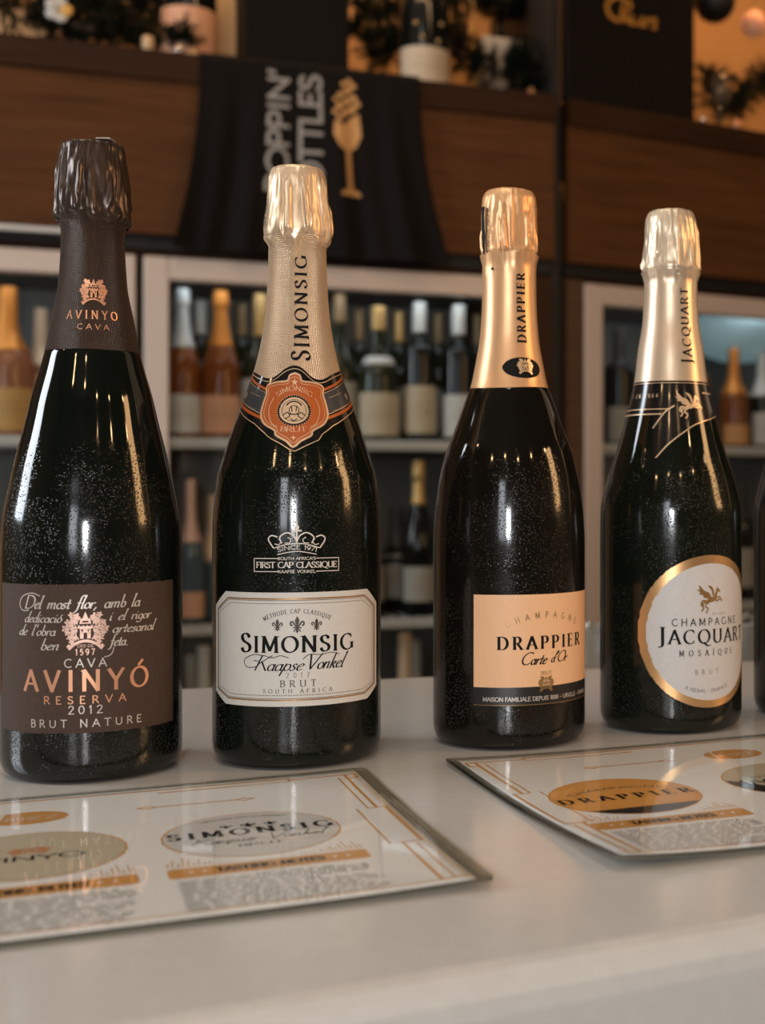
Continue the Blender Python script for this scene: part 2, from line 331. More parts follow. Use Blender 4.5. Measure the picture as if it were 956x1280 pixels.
class Ink:
    """flat print: quads in (u, v) millimetres, later laid on a surface"""
    def __init__(s): s.q = []
    def seg(s, p, q, hw0, hw1, mx=1.1):
        L = hypot(q[0]-p[0], q[1]-p[1])
        if L < 1e-6: return
        n = max(1, int(L/mx+.5)); nx, ny = -(q[1]-p[1])/L, (q[0]-p[0])/L
        for i in range(n):
            a, b = i/n, (i+1)/n; w0 = hw0+(hw1-hw0)*a; w1 = hw0+(hw1-hw0)*b
            A = (p[0]+(q[0]-p[0])*a, p[1]+(q[1]-p[1])*a); B = (p[0]+(q[0]-p[0])*b, p[1]+(q[1]-p[1])*b)
            s.q.append(((A[0]-nx*w0, A[1]-ny*w0), (B[0]-nx*w1, B[1]-ny*w1), (B[0]+nx*w1, B[1]+ny*w1), (A[0]+nx*w0, A[1]+ny*w0)))
    def line(s, pts, w=.3, nib=None, smooth=None, mx=1.1, ext=None):
        """polyline; nib=(a, b, angle) an elliptical pen, else constant width w"""
        n = len(pts)
        if n < 2: return
        if smooth is None: smooth = n > 3
        def hw(dx, dy):
            if not nib: return w/2
            L = hypot(dx, dy) or 1; nx, ny = -dy/L, dx/L; c, d = cos(nib[2]), sin(nib[2])
            return sqrt((nib[0]*(nx*c+ny*d))**2+(nib[1]*(-nx*d+ny*c))**2)
        if not smooth:
            for i in range(n-1):
                p, q = pts[i], pts[i+1]; L = hypot(q[0]-p[0], q[1]-p[1]) or 1; h = hw(q[0]-p[0], q[1]-p[1]); e = min(h, w/2)*.9 if ext is None else ext
                d = ((q[0]-p[0])/L*e, (q[1]-p[1])/L*e)
                s.seg((p[0]-d[0], p[1]-d[1]), (q[0]+d[0], q[1]+d[1]), h, h, mx)
            return
        closed = hypot(pts[0][0]-pts[-1][0], pts[0][1]-pts[-1][1]) < 1e-6
        E = []
        for i in range(n):
            if closed: a, b = pts[(i-1) % (n-1)], pts[(i+1) % (n-1)]
            else: a, b = pts[max(i-1, 0)], pts[min(i+1, n-1)]
            dx, dy = b[0]-a[0], b[1]-a[1]; L = hypot(dx, dy) or 1; h = hw(dx, dy)
            E.append(((pts[i][0]+dy/L*h, pts[i][1]-dx/L*h), (pts[i][0]-dy/L*h, pts[i][1]+dx/L*h)))
        for i in range(n-1):
            k = max(1, int(hypot(pts[i+1][0]-pts[i][0], pts[i+1][1]-pts[i][1])/mx+.5))
            for j in range(k):
                a, b = j/k, (j+1)/k
                f = lambda P, Q, t: (P[0]+(Q[0]-P[0])*t, P[1]+(Q[1]-P[1])*t)
                s.q.append((f(E[i][0], E[i+1][0], a), f(E[i][0], E[i+1][0], b), f(E[i][1], E[i+1][1], b), f(E[i][1], E[i+1][1], a)))
    def fill(s, polys, du=.35, dv=3.0):
        """even-odd fill of closed outlines by thin vertical slices"""
        xs = [p[0] for P in polys for p in P]; x0, x1 = min(xs), max(xs); n = max(2, int((x1-x0)/du+.5))
        ed = [(P[i], P[(i+1) % len(P)]) for P in polys for i in range(len(P))]
        def cut(x):
            o = []
            for (a, b) in ed:
                if (a[0] <= x) != (b[0] <= x): o.append((a[1]+(b[1]-a[1])*(x-a[0])/(b[0]-a[0]), a, b))
            return sorted(o, key=lambda t: t[0])
        at = lambda e, x: e[1][1]+(e[2][1]-e[1][1])*min(1, max(0, (x-e[1][0])/(e[2][0]-e[1][0])))
        for i in range(n):
            a, b = x0+(x1-x0)*i/n, x0+(x1-x0)*(i+1)/n; c = cut((a+b)/2)
            for j in range(0, len(c)-1, 2):
                lo, hi = c[j], c[j+1]; la, lb, ha, hb = at(lo, a), at(lo, b), at(hi, a), at(hi, b)
                m = max(1, int((hi[0]-lo[0])/dv+.5))
                for k in range(m):
                    t, u = k/m, (k+1)/m
                    s.q.append(((a, la+(ha-la)*t), (b, lb+(hb-lb)*t), (b, lb+(hb-lb)*u), (a, la+(ha-la)*u)))
    def text(s, t, u0, u1, v, h, nib=(.05, .05, 0), serif=0, wx=None, shear=0, T=None, arc=None, caps=None, sw=.13, mx=1.1):
        """word(s) fitted between u0 and u1 on baseline v, cap height h. arc=(sagitta) bends the baseline. T(x, y) extra transform"""
        adv = [GL[ACC[c][0] if c in ACC else c][0]*(caps[i] if caps else 1) for i, c in enumerate(t)]
        nat = sum(adv)*h; n = len(t)
        if wx is None: wx = (u1-u0)/nat; tr = 0
        else: tr = ((u1-u0)-wx*nat)/max(1, n-1)
        x = u0; W_ = u1-u0; um = (u0+u1)/2
        Rr = None
        if arc:
            Rr = (W_*W_/4+arc*arc)/(2*arc)      # signed radius, positive = arch
        for i, c in enumerate(t):
            g = GL[ACC[c][0]] if c in ACC else GL[c]; extra = ACC[c][1] if c in ACC else []
            k = caps[i] if caps else 1
            gw = g[0]*h*wx*k
            if Rr:
                a = (x+gw/2-um)/Rr; cx, cy = um+Rr*sin(a), v+arc-Rr*(1-cos(a)); ca, sa = cos(-a), sin(-a)
            def tf(p):
                X = (p[0]+shear*p[1])*h*k; Y = p[1]*h*k; X *= wx
                if Rr:
                    X -= gw/2; X, Y = cx+X*ca-Y*sa, cy+X*sa+Y*ca
                else: X, Y = x+X, v+Y
                return T(X, Y) if T else (X, Y)
            nb = (nib[0]*h*k, nib[1]*h*k, nib[2])
            if T:
                o = T(0, 0); e = T(1, 0); nb = (nb[0], nb[1], nib[2]+atan2(e[1]-o[1], e[0]-o[0]))
            for st in list(g[1])+extra:
                s.line([tf(p) for p in st], w=2*min(nb[0], nb[1]), nib=nb, smooth=len(st) > 4, mx=mx)
            if serif:
                for (a_, b_) in g[2]:
                    y_ = b_+(nib[1] if b_ < .01 else -nib[1] if b_ > .99 else 0)*.2
                    s.line([tf((a_-sw/max(wx, .4), y_)), tf((a_+sw/max(wx, .4), y_))], w=serif*h*k, mx=mx)
                for (a_, b_, d_) in g[3]:
                    s.line([tf((a_, b_-d_/2)), tf((a_, b_+d_/2))], w=serif*h*k*1.3, mx=mx)
            x += gw+tr
    def build(s, name, mt, parent, surf, lift=.16):
        v = []; f = []
        for q in s.q:
            ar = sum(q[i][0]*q[(i+1) % 4][1]-q[(i+1) % 4][0]*q[i][1] for i in range(4))
            if ar < 0: q = q[::-1]
            n = len(v); v += [surf(p[0], p[1], lift) for p in q]; f.append((n, n+1, n+2, n+3))
        return obj(name, v, f, mt, parent)
ROM = dict(nib=(.085, .032, radians(14)), serif=.05)          # roman capitals
ROMB = dict(nib=(.095, .028, radians(8)), serif=.05)
SAN = dict(nib=(.068, .06, 0)); SANB = dict(nib=(.095, .085, 0)); SANL = dict(nib=(.04, .038, 0))
HAND = dict(nib=(.075, .026, radians(22)), shear=.30)
def ell(cx, cy, rx, ry, n=48, a0=0, a1=360): return [(cx+rx*cos(radians(a0+(a1-a0)*i/n)), cy+ry*sin(radians(a0+(a1-a0)*i/n))) for i in range(n+(0 if a1-a0 == 360 else 1))]
def loop(p): return list(p)+[p[0]]
def mv(P, x, y, sx=1, sy=None, rot=0):
    sy = sx if sy is None else sy; c, s_ = cos(rot), sin(rot)
    return [(x+sx*p[0]*c-sy*p[1]*s_, y+sx*p[0]*s_+sy*p[1]*c) for p in P]
def fleur(ink, x, y, s):
    ink.fill([mv([(0, 1), (.22, .62), (.2, .3), (.09, .05), (.09, -.2), (.16, -.55), (0, -.8), (-.16, -.55), (-.09, -.2), (-.09, .05), (-.2, .3), (-.22, .62)], x, y, s)], .2)
    for d in (-1, 1):
        ink.line(mv(C_([(.08*d, -.15), (.3*d, .18), (.5*d, .42), (.68*d, .3), (.62*d, .05), (.46*d, .08)]), x, y, s), .17*s)
        ink.line(mv(C_([(.05*d, -.3), (.22*d, -.4), (.34*d, -.62)]), x, y, s), .12*s)
    ink.line([(x-.38*s, y-.2*s), (x+.38*s, y-.2*s)], .13*s)
def star(x, y, r, n=5, k=.4): return [(x+(r if i % 2 == 0 else r*k)*sin(pi*i/n), y+(r if i % 2 == 0 else r*k)*cos(pi*i/n)) for i in range(2*n)]
def castle_crest(ink, x, y, s, ribbon=True):
    """castle between leafy sprays over a ribbon; s = half width"""
    P = lambda L: mv(L, x, y, s)
    ink.fill([P([(-.24, -.35), (-.24, .12), (-.34, .14), (-.34, .30), (-.24, .30), (-.24, .24), (-.12, .24), (-.12, .30), (-.05, .30), (-.05, .24), (.05, .24), (.05, .30), (.12, .30), (.12, .24), (.24, .24), (.24, .30), (.34, .30), (.34, .14), (.24, .12), (.24, -.35)]),
              P([(-.08, -.35), (-.08, -.12), (0, -.04), (.08, -.12), (.08, -.35)]), P([(-.17, -.02), (-.10, -.02), (-.10, .08), (-.17, .08)]), P([(.17, -.02), (.10, -.02), (.10, .08), (.17, .08)])], .2)
    ink.fill([P([(-.26, .36), (-.22, .58), (-.12, .62), (-.06, .78), (0, .95), (.06, .78), (.12, .62), (.22, .58), (.26, .36)]), P([(-.16, .42), (-.12, .50), (.12, .50), (.16, .42)])], .2)
    rr = random.Random(3)
    for d in (-1, 1):
        for (a, b, r) in ((.42, .70, .17), (.62, .78, .13), (.30, .62, .09), (.58, .48, .15), (.78, .42, .14), (.88, .14, .16), (.62, .18, .15), (.80, -.06, .13), (.55, -.06, .12), (.68, -.28, .15), (.46, -.30, .12), (.60, -.50, .12), (.42, .44, .10), (.44, .06, .09)):
            k = rr.uniform(0, 1)
            ink.fill([P([(d*a+r*(1+.32*cos(5*t+k*6))*cos(t), b+r*(1+.32*cos(5*t+k*6))*sin(t)) for t in [2*pi*i/20 for i in range(20)]])], .22)
        ink.line(P(C_([(d*.30, -.40), (d*.42, -.16), (d*.38, .12), (d*.50, .34)])), .06*s)
    if ribbon:
        ink.line(P(C_([(-.72, -.82), (-.5, -.62), (-.25, -.50), (0, -.46), (.25, -.50), (.5, -.62), (.72, -.82)])), .13*s)
        for d in (-1, 1): ink.fill([P([(d*.72, -.90), (d*.86, -.70), (d*.74, -.60), (d*.56, -.72)])], .2)
def pegasus(ink, x, y, s):
    """small winged horse leaping to the right; s = half length"""
    P = lambda L: mv(L, x, y, s)
    ink.fill([P(C_([(-.30, -.10), (-.05, .10), (.20, .14), (.36, .34), (.48, .66), (.58, .74), (.66, .62), (.80, .50), (.74, .42), (.60, .46), (.54, .26), (.46, .02), (.22, -.16), (-.02, -.20), (-.22, -.30), (-.30, -.10)], 3))], .15)
    ink.fill([P(C_([(.10, .12), (-.10, .42), (-.42, .56), (-.80, .92), (-.74, .62), (-.92, .62), (-.70, .42), (-.78, .34), (-.48, .24), (-.50, .14), (-.20, .06), (.10, .12)], 3))], .15)
    ink.fill([P(C_([(.16, .16), (.10, .52), (-.18, .86), (.10, .80), (.24, .62), (.30, .30), (.16, .16)], 3))], .15)
    for L in ([(.42, .02), (.72, .14), (.86, -.10)], [(.36, -.06), (.58, -.10), (.80, .02), (.94, -.16)], [(-.20, -.16), (-.34, -.42), (-.16, -.58), (-.30, -.86)], [(-.24, -.14), (-.50, -.28), (-.48, -.56), (-.62, -.72)]):
        ink.line(P(C_(L, 4)), .10*s)
    ink.line(P(C_([(-.28, -.12), (-.50, -.08), (-.62, -.26), (-.56, -.44)], 4)), .13*s)

# ------------------------------------------------------------------ champagne bottles
def pch(z, P):
    """smooth (monotone cubic) radius at height z; P sorted (z, r)"""
    n = len(P)
    if z <= P[0][0]: return P[0][1]
    if z >= P[-1][0]: return P[-1][1]
    i = max(k for k in range(n-1) if P[k][0] <= z)
    h = [P[k+1][0]-P[k][0] for k in range(n-1)]; d = [(P[k+1][1]-P[k][1])/h[k] for k in range(n-1)]
    def m(k):
        if k == 0: return d[0]
        if k == n-1: return d[-1]
        if d[k-1]*d[k] <= 0: return 0
        return 3*(h[k-1]+h[k])/((2*h[k]+h[k-1])/d[k-1]+(h[k]+2*h[k-1])/d[k])
    t = (z-P[i][0])/h[i]
    return (2*t**3-3*t*t+1)*P[i][1]+(t**3-2*t*t+t)*h[i]*m(i)+(-2*t**3+3*t*t)*P[i+1][1]+(t**3-t*t)*h[i]*m(i+1)

def bottle_body(P, zf, name, mt, root):
    """glass from the counter up to the foil line and on, slimmer, inside the foil"""
    r = P[0][1]
    pr = [(.010, .0005), (.009, .012), (.005, .024), (.0012, r-.0095), (.0, r-.0070), (.0009, r-.0038), (.003, r-.0016), (.0065, r-.0004), (.010, r)]
    z = .014
    while z < zf-.0005: pr.append((z, pch(z, P))); z += .003 if z > .09 else .008
    pr.append((zf-.0004, pch(zf, P))); z = zf+.004
    top = P[-1][0]-.006
    while z < top: pr.append((z, min(pch(z, P)-.0014, .0122 if z > .262 else 1))); z += .004
    pr.append((top, .0110))
    return MB().lathe(pr, 96).build(name, mt, root, True)

def bottle_foil(P, zf, zh, style, m_neck, m_hood, root, edge=None, seed=1):
    """neck foil from zf to the hood line zh, and the crinkled hood above it"""
    n = 150; V = []; F = []; UV = []
    z = zf; rows = []
    while z < zh: rows.append(z); z += .0022
    rows.append(zh+.003)
    for i, z in enumerate(rows):
        for k in range(n+1):
            p = 2*pi*k/n; zz = z+(edge(p) if edge and i == 0 else 0)
            r = pch(zz, P)+.00005
            cr = max(0, (zz-(zh-.012))/.012)
            r += .00045*cr*(noise.noise(Vector((3.2*sin(p)*2, 3.2*cos(p)*2, zz*260+seed)))+.35*abs(sin(7*p+seed)))
            r += .00012*noise.noise(Vector((sin(p)*1.6, cos(p)*1.6, zz*30+seed*3)))
            V.append((r*sin(p), -r*cos(p), zz)); UV.append((p*.019, zz))
    m = n+1
    for i in range(len(rows)-1):
        for k in range(n): F.append((i*m+k, i*m+k+1, (i+1)*m+k+1, (i+1)*m+k))
    obj('neck_foil', V, F, m_neck, root, True, uv=UV)
    # hood
    n = 240; V = []; F = []; UV = []; top = P[-1][0]; H = top-zh
    rr = random.Random(seed)
    fold = [(rr.uniform(0, 2*pi), rr.uniform(.05, .15), rr.uniform(.0007, .0018), rr.uniform(.25, .95), rr.uniform(-.2, .2), rr.uniform(.0, .3)) for _ in range(style.get('folds', 16))]
    rows = 56
    rt = P[-1][1]+.001
    def rad(p, t, z):
        r = pch(z, P)
        e = 0; mxe = 0
        for (a, w, amp, t1, sl, t0) in fold:
            d = (p-a-sl*t+pi) % (2*pi)-pi
            q = max(0, 1-abs(d)/w)
            env = max(0, min(1, (t-t0*.4)/.12))*max(0, min(1, (t1+.15-t)/.12)) if False else max(0, min(1, (t-t0)/.10))*max(0, min(1, (t1+.1-t)/.14))
            mxe = max(mxe, amp*(q*q*(3-2*q))*env)
        e += (mxe-.0007)*style.get('amp', 1)
        e += .0005*noise.noise(Vector((sin(p)*5, cos(p)*5, z*110+seed)))*style.get('rough', 1)
        e += .00013*noise.noise(Vector((sin(p)*9, cos(p)*9, z*200+seed)))*style.get('rough', 1)
        lip = style.get('lip', 0)
        e += lip*math.exp(-((t-.06)/.07)**2)*(.6+.9*noise.noise(Vector((sin(p)*3, cos(p)*3, seed*2.))))
        e += style.get('ring', 0)*(math.exp(-((t-.17)/.03)**2)+math.exp(-((t-.02)/.03)**2)*.8)
        return r+e-.0004
    for i in range(rows+1):
        t = i/rows
        for k in range(n+1):
            p = 2*pi*(k % n)/n
            zz = zh-.0015+t*(H+.0015)
            zz += (1-t)**3*style.get('rag', .0012)*noise.noise(Vector((sin(p)*3.3, cos(p)*3.3, seed)))
            zz += t**4*style.get('tilt', 0)*sin(p-style.get('tdir', 0))
            r = rad(p, t, zh+t*H)
            V.append((r*sin(p), -r*cos(p), zz)); UV.append((p*.019, zz))
    m = n+1
    for i in range(rows):
        for k in range(n): F.append((i*m+k, i*m+k+1, (i+1)*m+k+1, (i+1)*m+k))
    # crown: rolled edge and slightly domed plate
    last = rows*m
    for j, (fr, dz) in enumerate(((.93, .0009), (.84, .0012), (.72, .0009), (.5, .0013), (.25, .0017), (.02, .0018))):
        b = len(V)
        for k in range(n+1):
            x, y, z = V[last+k]; q = 2*pi*k/n
            V.append((x*fr, y*fr, (z-top)*fr+top+dz*style.get('dome', 1)+.0003*noise.noise(Vector((x*fr*300, y*fr*300, seed))))); UV.append((x*fr, y*fr))
        pv = last if j == 0 else b-m
        for k in range(n): F.append((pv+k, pv+k+1, b+k+1, b+k))
    obj('foil_hood', V, F, m_hood, root, True, uv=UV)

def surf_of(P, ref, phi0=0.0):
    """(u mm at reference radius, v mm height, lift mm) -> point on the bottle"""
    def f(u, v, lift):
        p = phi0+u/ref; z = v/1000; r = pch(z, P)+lift/1000
        return (r*sin(p), -r*cos(p), z)
    return f
def ink_label(name, polys, mt, root, sf, lift, du=1.2, dv=3):
    k = Ink(); k.fill(polys, du, dv); return k.build(name, mt, root, sf, lift)
def band(name, u0, u1, lo, hi, mt, root, sf, lift, n=80, m=3):
    """strip between lower and upper curve functions of u"""
    V = []; F = []
    for i in range(n+1):
        u = u0+(u1-u0)*i/n; a, b = lo(u), hi(u)
        for j in range(m+1): V.append(sf(u, a+(b-a)*j/m, lift))
    for i in range(n):
        for j in range(m): q = i*(m+1)+j; F.append((q, q+m+1, q+m+2, q+1))
    return obj(name, V, F, mt, root, True)

GB = 'champagne bottles lined up on the counter'
PR = {
'a': [(-.0004, .0436), (.1063, .0436), (.1252, .0428), (.1432, .0396), (.1564, .0369), (.1781, .0316), (.1884, .0293), (.213, .0228), (.2294, .0198), (.2479, .0164), (.2746, .0152), (.282, .0179), (.2861, .019), (.3165, .0163), (.3188, .0156)],
's': [(-.0031, .0441), (.1045, .0441), (.1218, .0439), (.1476, .0418), (.1584, .0389), (.1734, .0341), (.1907, .028), (.2079, .0221), (.2251, .0184), (.2423, .0163), (.2725, .015), (.2776, .0176), (.282, .0188), (.2983, .0171), (.3090, .0162), (.3134, .0148)],
'd': [(-.0039, .0435), (.1112, .0435), (.1296, .0426), (.148, .0401), (.1664, .0353), (.1733, .0325), (.194, .025), (.2018, .022), (.2124, .0197), (.2309, .0167), (.2493, .0156), (.27, .0153), (.276, .0165), (.2838, .0172), (.2999, .017), (.3085, .0166), (.3120, .0153)],
'j': [(-.0032, .0432), (.1092, .0432), (.1288, .0429), (.1484, .039), (.1679, .0327), (.1875, .0273), (.208, .0224), (.2266, .02), (.2461, .0171), (.2696, .0161), (.273, .0176), (.2779, .0185), (.295, .0173), (.3068, .0163), (.3105, .0150)],
}

# --- brown cava bottle
def avinyo():
    P = PR['a']; b = thing('champagne_bottle', 'tall dark bottle with brown label and brown textured neck foil, leftmost of the bottle row', 'bottle', (-.2667, .6740, 0), group=GB)
    bottle_body(P, .2123, 'glass_body', M['glass_a'], b)
    bottle_foil(P, .2123, .2795, dict(folds=26, amp=.8, lip=.0022, rag=.0035, tilt=.0006, tdir=pi/2, dome=.5, rough=1.8), M['brown_foil'], M['brown_foil_top'], b, None, 4)
    sf = surf_of(P, 43.6)
    rag = lambda u, s: .55*noise.noise(Vector((u*.35, s, 0)))+.35*noise.noise(Vector((u*1.4, s, 3)))
    lb = band('paper_label', -38, 62, lambda u: 25.2+rag(u, 1), lambda u: 96.8+rag(u, 9), M['brown_paper'], b, sf, .12, 200, 20)
    k = Ink()
    T = lambda t, a, c, v, h=5.2: k.text(t, a, c, v, h, **HAND)
    T('Del most flor, amb la', -17.5, 38.5, 85.2, 6.2); T('dedicació', -17.5, 2.0, 78.6); T('i el rigor', 23.5, 44.5, 79.0)
    T("de l'obra", -21, -1, 72.3); T('artesanal', 25.0, 46.8, 73.0); T('ben', -8.5, .8, 65.4, 5.6); T('feta.', 24.0, 33.0, 66.6, 5.6)
    k.line(C_([(-8.5, 91.2), (-13, 92.6), (-18.5, 91), (-20.6, 87.2), (-18.6, 84.2), (-14.8, 84.4)]), .45)
    k.line(C_([(26, 66), (24.6, 62.5), (21.4, 61.4)]), .4)
    k.text('CAVA', 3.4, 22.6, 57.0, 3.9, wx=1.15, **SAN); k.text('2012', 5.2, 20.8, 34.6, 3.7, wx=1.25, **SAN); k.text('BRUT NATURE', -13.5, 39.6, 28.2, 3.5, wx=1.2, nib=(.07, .065, 0))
    k.build('silver_lettering', M['silver_print'], lb, sf, .2)
    k = Ink(); k.text('AVINYÓ', -17.5, 43.2, 45.7, 9.6, nib=(.095, .05, radians(10)), serif=.055, wx=1.02, sw=.07); k.text('RESERVA', -6.5, 31.7, 39.5, 3.5, wx=1.25, nib=(.085, .07, 0)); k.build('copper_lettering', M['copper'], lb, sf, .2)
    k = Ink(); castle_crest(k, 13, 74.2, 10.1); k.text('1597', 8.6, 17.2, 62.9, 2.7, wx=.95, **SANB); k.text('DES DE', 9.3, 16.8, 66.6, 1.2, **SAN); k.build('crest', M['copper_pale'], lb, sf, .22)
    k = Ink()
    for a in (-1.8, 0, 1.8): k.line([(13-5, 75.2+a), (13+5, 75.2+a)], .18)
    for d in (-1, 1):
        for (x, y) in ((5.2, 82), (7.4, 78.6), (9.0, 75.6), (6.6, 75.4), (7.8, 71.8)): k.line(A_(13+d*x, y, .7, .8, 20, 300), .2)
    k.build('crest_lines', M['brown_paper'], lb, sf, .27)
    s2 = surf_of(P, 20.0); k = Ink(); castle_crest(k, 7.8, 241.2, 7.4, True); k.text('AVINYO', -5.4, 19.6, 227.6, 4.2, wx=.85, **ROM); k.text('CAVA', .4, 14.9, 222.3, 2.6, wx=1.25, **SAN); k.build('foil_print', M['copper'], b, s2, .22)
    # torn corner of foil on the crown
    t = MB(); t.box(.0050, .0125, -.0100, -.002, .3198, .3205, .0003); t.build('torn_foil_flap', M['silver_print'], b)
avinyo()

def simonsig():
    P = PR['s']; b = thing('champagne_bottle', 'dark bottle with eight-sided pale grey label and orange shield on its neck', 'bottle', (-.1697, .7071, 0), group=GB)
    bottle_body(P, .2015, 'glass_body', M['glass_s'], b)
    bottle_foil(P, .2000, .2745, dict(folds=18, lip=.0014, rag=.003, dome=1.2), M['champ_foil'], M['champ_foil_top'], b, None, 11)
    sf = surf_of(P, 44.1); c = 10.0
    oc = lambda i: [(-41.2+i*.75, 90.4-i), (41.4-i*.75, 90.4-i), (52-i, 82.5-i*.5), (52-i, 38.6+i*.5), (41.4-i*.75, 32.8+i), (-41.2+i*.75, 32.8+i), (-52.4+i, 38.6+i*.5), (-52.4+i, 82.5-i*.5)]
    sh = lambda L: [(x+c, y) for x, y in L]
    lb = ink_label('paper_label', [sh(oc(0))], M['label_grey'], b, sf, .12)
    k = Ink(); k.line(loop(sh(oc(3.2))), .75, smooth=False); k.build('bronze_border', M['bronze'], lb, sf, .18)
    k = Ink(); k.line(loop(sh(oc(4.0))), .25, smooth=False)
    o = sh(oc(5.6)); o = loop(o)
    for i in range(8):
        p, q = o[i], o[i+1]; L = hypot(q[0]-p[0], q[1]-p[1]); n = int(L/1.15)
        for j in range(n):
            a = (j+.2)/n; e = (j+.75)/n
            k.line([(p[0]+(q[0]-p[0])*a, p[1]+(q[1]-p[1])*a), (p[0]+(q[0]-p[0])*e, p[1]+(q[1]-p[1])*e)], .42, smooth=False, ext=0)
    k.text('MÉTHODE CAP CLASSIQUE', -17+c, 17.4+c, 75.6, 2.1, arc=4.4, wx=.8, **ROM)
    for (x, s_) in ((-9.6, 3.6), (.2, 4.9), (9.8, 3.6)): fleur(k, x+c, 73.6, s_)
    k.text('2017', -5.2+c, 6.2+c, 47.3, 2.6, wx=.9, nib=(.05, .03, 0)); k.text('BRUT', -8.2+c, 9.6+c, 42.7, 3.3, wx=1.15, **ROM); k.text('SOUTH AFRICA', -17+c, 18+c, 39.6, 2.0, wx=1.1, **ROM)
    k.build('brown_lettering', mat('brown_ink', (.06, .042, .028), .5), lb, sf, .2)
    k = Ink(); k.text('SIMONSIG', -29.6+c, 30.4+c, 60.2, 8.0, nib=(.105, .034, radians(10)), serif=.055, wx=1.08, caps=[1.16, 1, 1, 1, 1, 1, 1, 1.0])
    HS = dict(nib=(.060, .020, radians(12)), shear=.45)
    k.text('Kaapse', -22.5+c, 2.5+c, 51.0, 7.6, **HS); k.text('Vonkel', 3.4+c, 24+c, 51.4, 7.6, **HS)
    k.line(C_([(c-17, 58.5), (c-22, 59), (c-27.5, 56.2), (c-26, 52.6), (c-20.5, 53), (c-19, 55.4), (c-22, 56)]), .4); k.line(C_([(c-17, 58.8), (c-12, 57.5), (c-8, 58.6), (c-4, 57.4)]), .35)
    k.line(C_([(c+3, 56.5), (c+6, 58.8), (c+12, 58.6), (c+17, 59.4), (c+22, 58.2)]), .35)
    k.build('black_lettering', M['black_ink'], lb, sf, .24)
    # printed crown and box above the label
    k = Ink()
    k.line([(c-9, 107.6), (c-21.8, 107.6), (c-21.8, 101.0), (c-9, 101.0)], .38, smooth=False); k.line([(c+9.6, 107.6), (c+21.6, 107.6), (c+21.6, 101.0), (c+9.6, 101.0)], .38, smooth=False)
    k.text("SOUTH AFRICA'S", c-9.4, c+9.4, 106.9, 1.4, nib=(.09, .07, 0)); k.text('FIRST CAP CLASSIQUE', c-20.6, c+20.6, 102.9, 2.9, nib=(.10, .045, 0), serif=.06, sw=.1); k.text('KAAPSE VONKEL', c-9.4, c+9.4, 100.3, 1.4, nib=(.09, .07, 0))
    k.line(C_([(c-9.6, 109.6), (c, 111.2), (c+9.8, 109.6)], 8), .4); k.text('SINCE 1971', c-9.6, c+10, 110.7, 2.1, arc=1.6, nib=(.08, .07, 0))
    k.line(C_([(c-11.5, 112.8), (c-6, 114.5), (c, 115.2), (c+6, 114.5), (c+11.5, 112.8)], 6), .45)
    for d in (-1, 1):
        k.line(C_([(c+d*11.5, 112.8), (c+d*14.2, 117.2), (c+d*12.5, 119.2), (c+d*9.5, 118.4)], 6), .65); k.line(C_([(c+d*11.0, 115.0), (c+d*9.0, 114.6), (c+d*7.8, 116.4), (c+d*9.0, 117.5)]), .4)
        k.line(C_([(c+d*7.4, 115.2), (c+d*8.4, 118.4), (c+d*5.0, 120.6), (c+d*1.6, 119.2), (c, 116.2)], 6), .65); k.line(C_([(c+d*6.0, 115.4), (c+d*3.6, 115.6), (c+d*3.0, 117.3), (c+d*4.6, 118.2)]), .4)
    k.line([(c, 116), (c, 126)], .8); k.line([(c-2.0, 121.6), (c+2.0, 121.6)], .8); k.fill([ell(c, 123.2, 1.1, 1.4, 14)])
    k.build('glass_print', mat('pale_glass_print', (.72, .64, .56), .4), b, sf, .14)
    # neck band
    s3 = surf_of(P, 30.0); cc = 5.3
    top = [(-60, 209), (-31, 204.7), (-13.8, 200.6), (-7.5, 201.4), (-1.4, 205.4), (4.8, 207.2), (10.2, 205.8), (16.9, 200.8), (23.2, 200.2), (33.4, 203.7), (48, 206.5), (80, 211)]
    bot = [(-60, 190), (-31, 183.5), (-14.3, 176.2), (-7.0, 170.6), (-5.6, 168.9), (0.1, 165.5), (5.4, 161.3), (10.8, 164.8), (16.5, 167.9), (17.8, 170.6), (24.0, 175.3), (34.1, 180.4), (48, 186), (80, 196)]
    fi = lambda L: (lambda u: float(np.interp(u, [a for a, _ in L], [q for _, q in L])))
    ft, fb = fi(C_(top, 4)), fi(bot)
    nb = band('neck_band', -60, 78, fb, ft, M['band_black'], b, s3, .14, 190, 10)
    k = Ink()
    U = [-58+i*2 for i in range(67)]
    k.line([(u, ft(u)-1.7) for u in U], .38, smooth=True); k.line([(u, fb(u)+.35) for u in U], .38, smooth=True)
    k.build('cream_lines', M['cream_gold'], nb, s3, .2)
    for sg in (-1, 1):
        k = Ink(); k2 = Ink(); k3 = Ink()
        lo = lambda x: 181.2+.36*(x-16); hi = lambda x: 192.5+.34*(x-16)
        k.fill([[(cc+sg*15, lo(15)), (cc+sg*44, lo(44)), (cc+sg*44, hi(44)), (cc+sg*15, hi(15))]], .8); k.build('grey_panel', M['band_grey'], nb, s3, .18)
        for o_, w_ in ((-1.8, 1.5), (1.7, 1.3)):
            f_ = lo if o_ < 0 else hi
            k2.line([(cc+sg*x, f_(x)+o_) for x in (16, 24, 34, 44)], w_)
        k2.build('orange_stripe', M['shield_orange'], nb, s3, .2)
        k3.line([(cc+sg*x, lo(x)) for x in (16, 24, 34, 44)], .25); k3.line([(cc+sg*x, hi(x)) for x in (16, 24, 34, 44)], .25); k3.line([(cc+sg*20, 190.6), (cc+sg*30, 193.6)], .18); k3.line([(cc+sg*21, 183.6), (cc+sg*33, 187.6)], .18)
        fleur(k3, cc+sg*36, 192, 2.2); k3.build('panel_print', M['cream_gold'], nb, s3, .24)
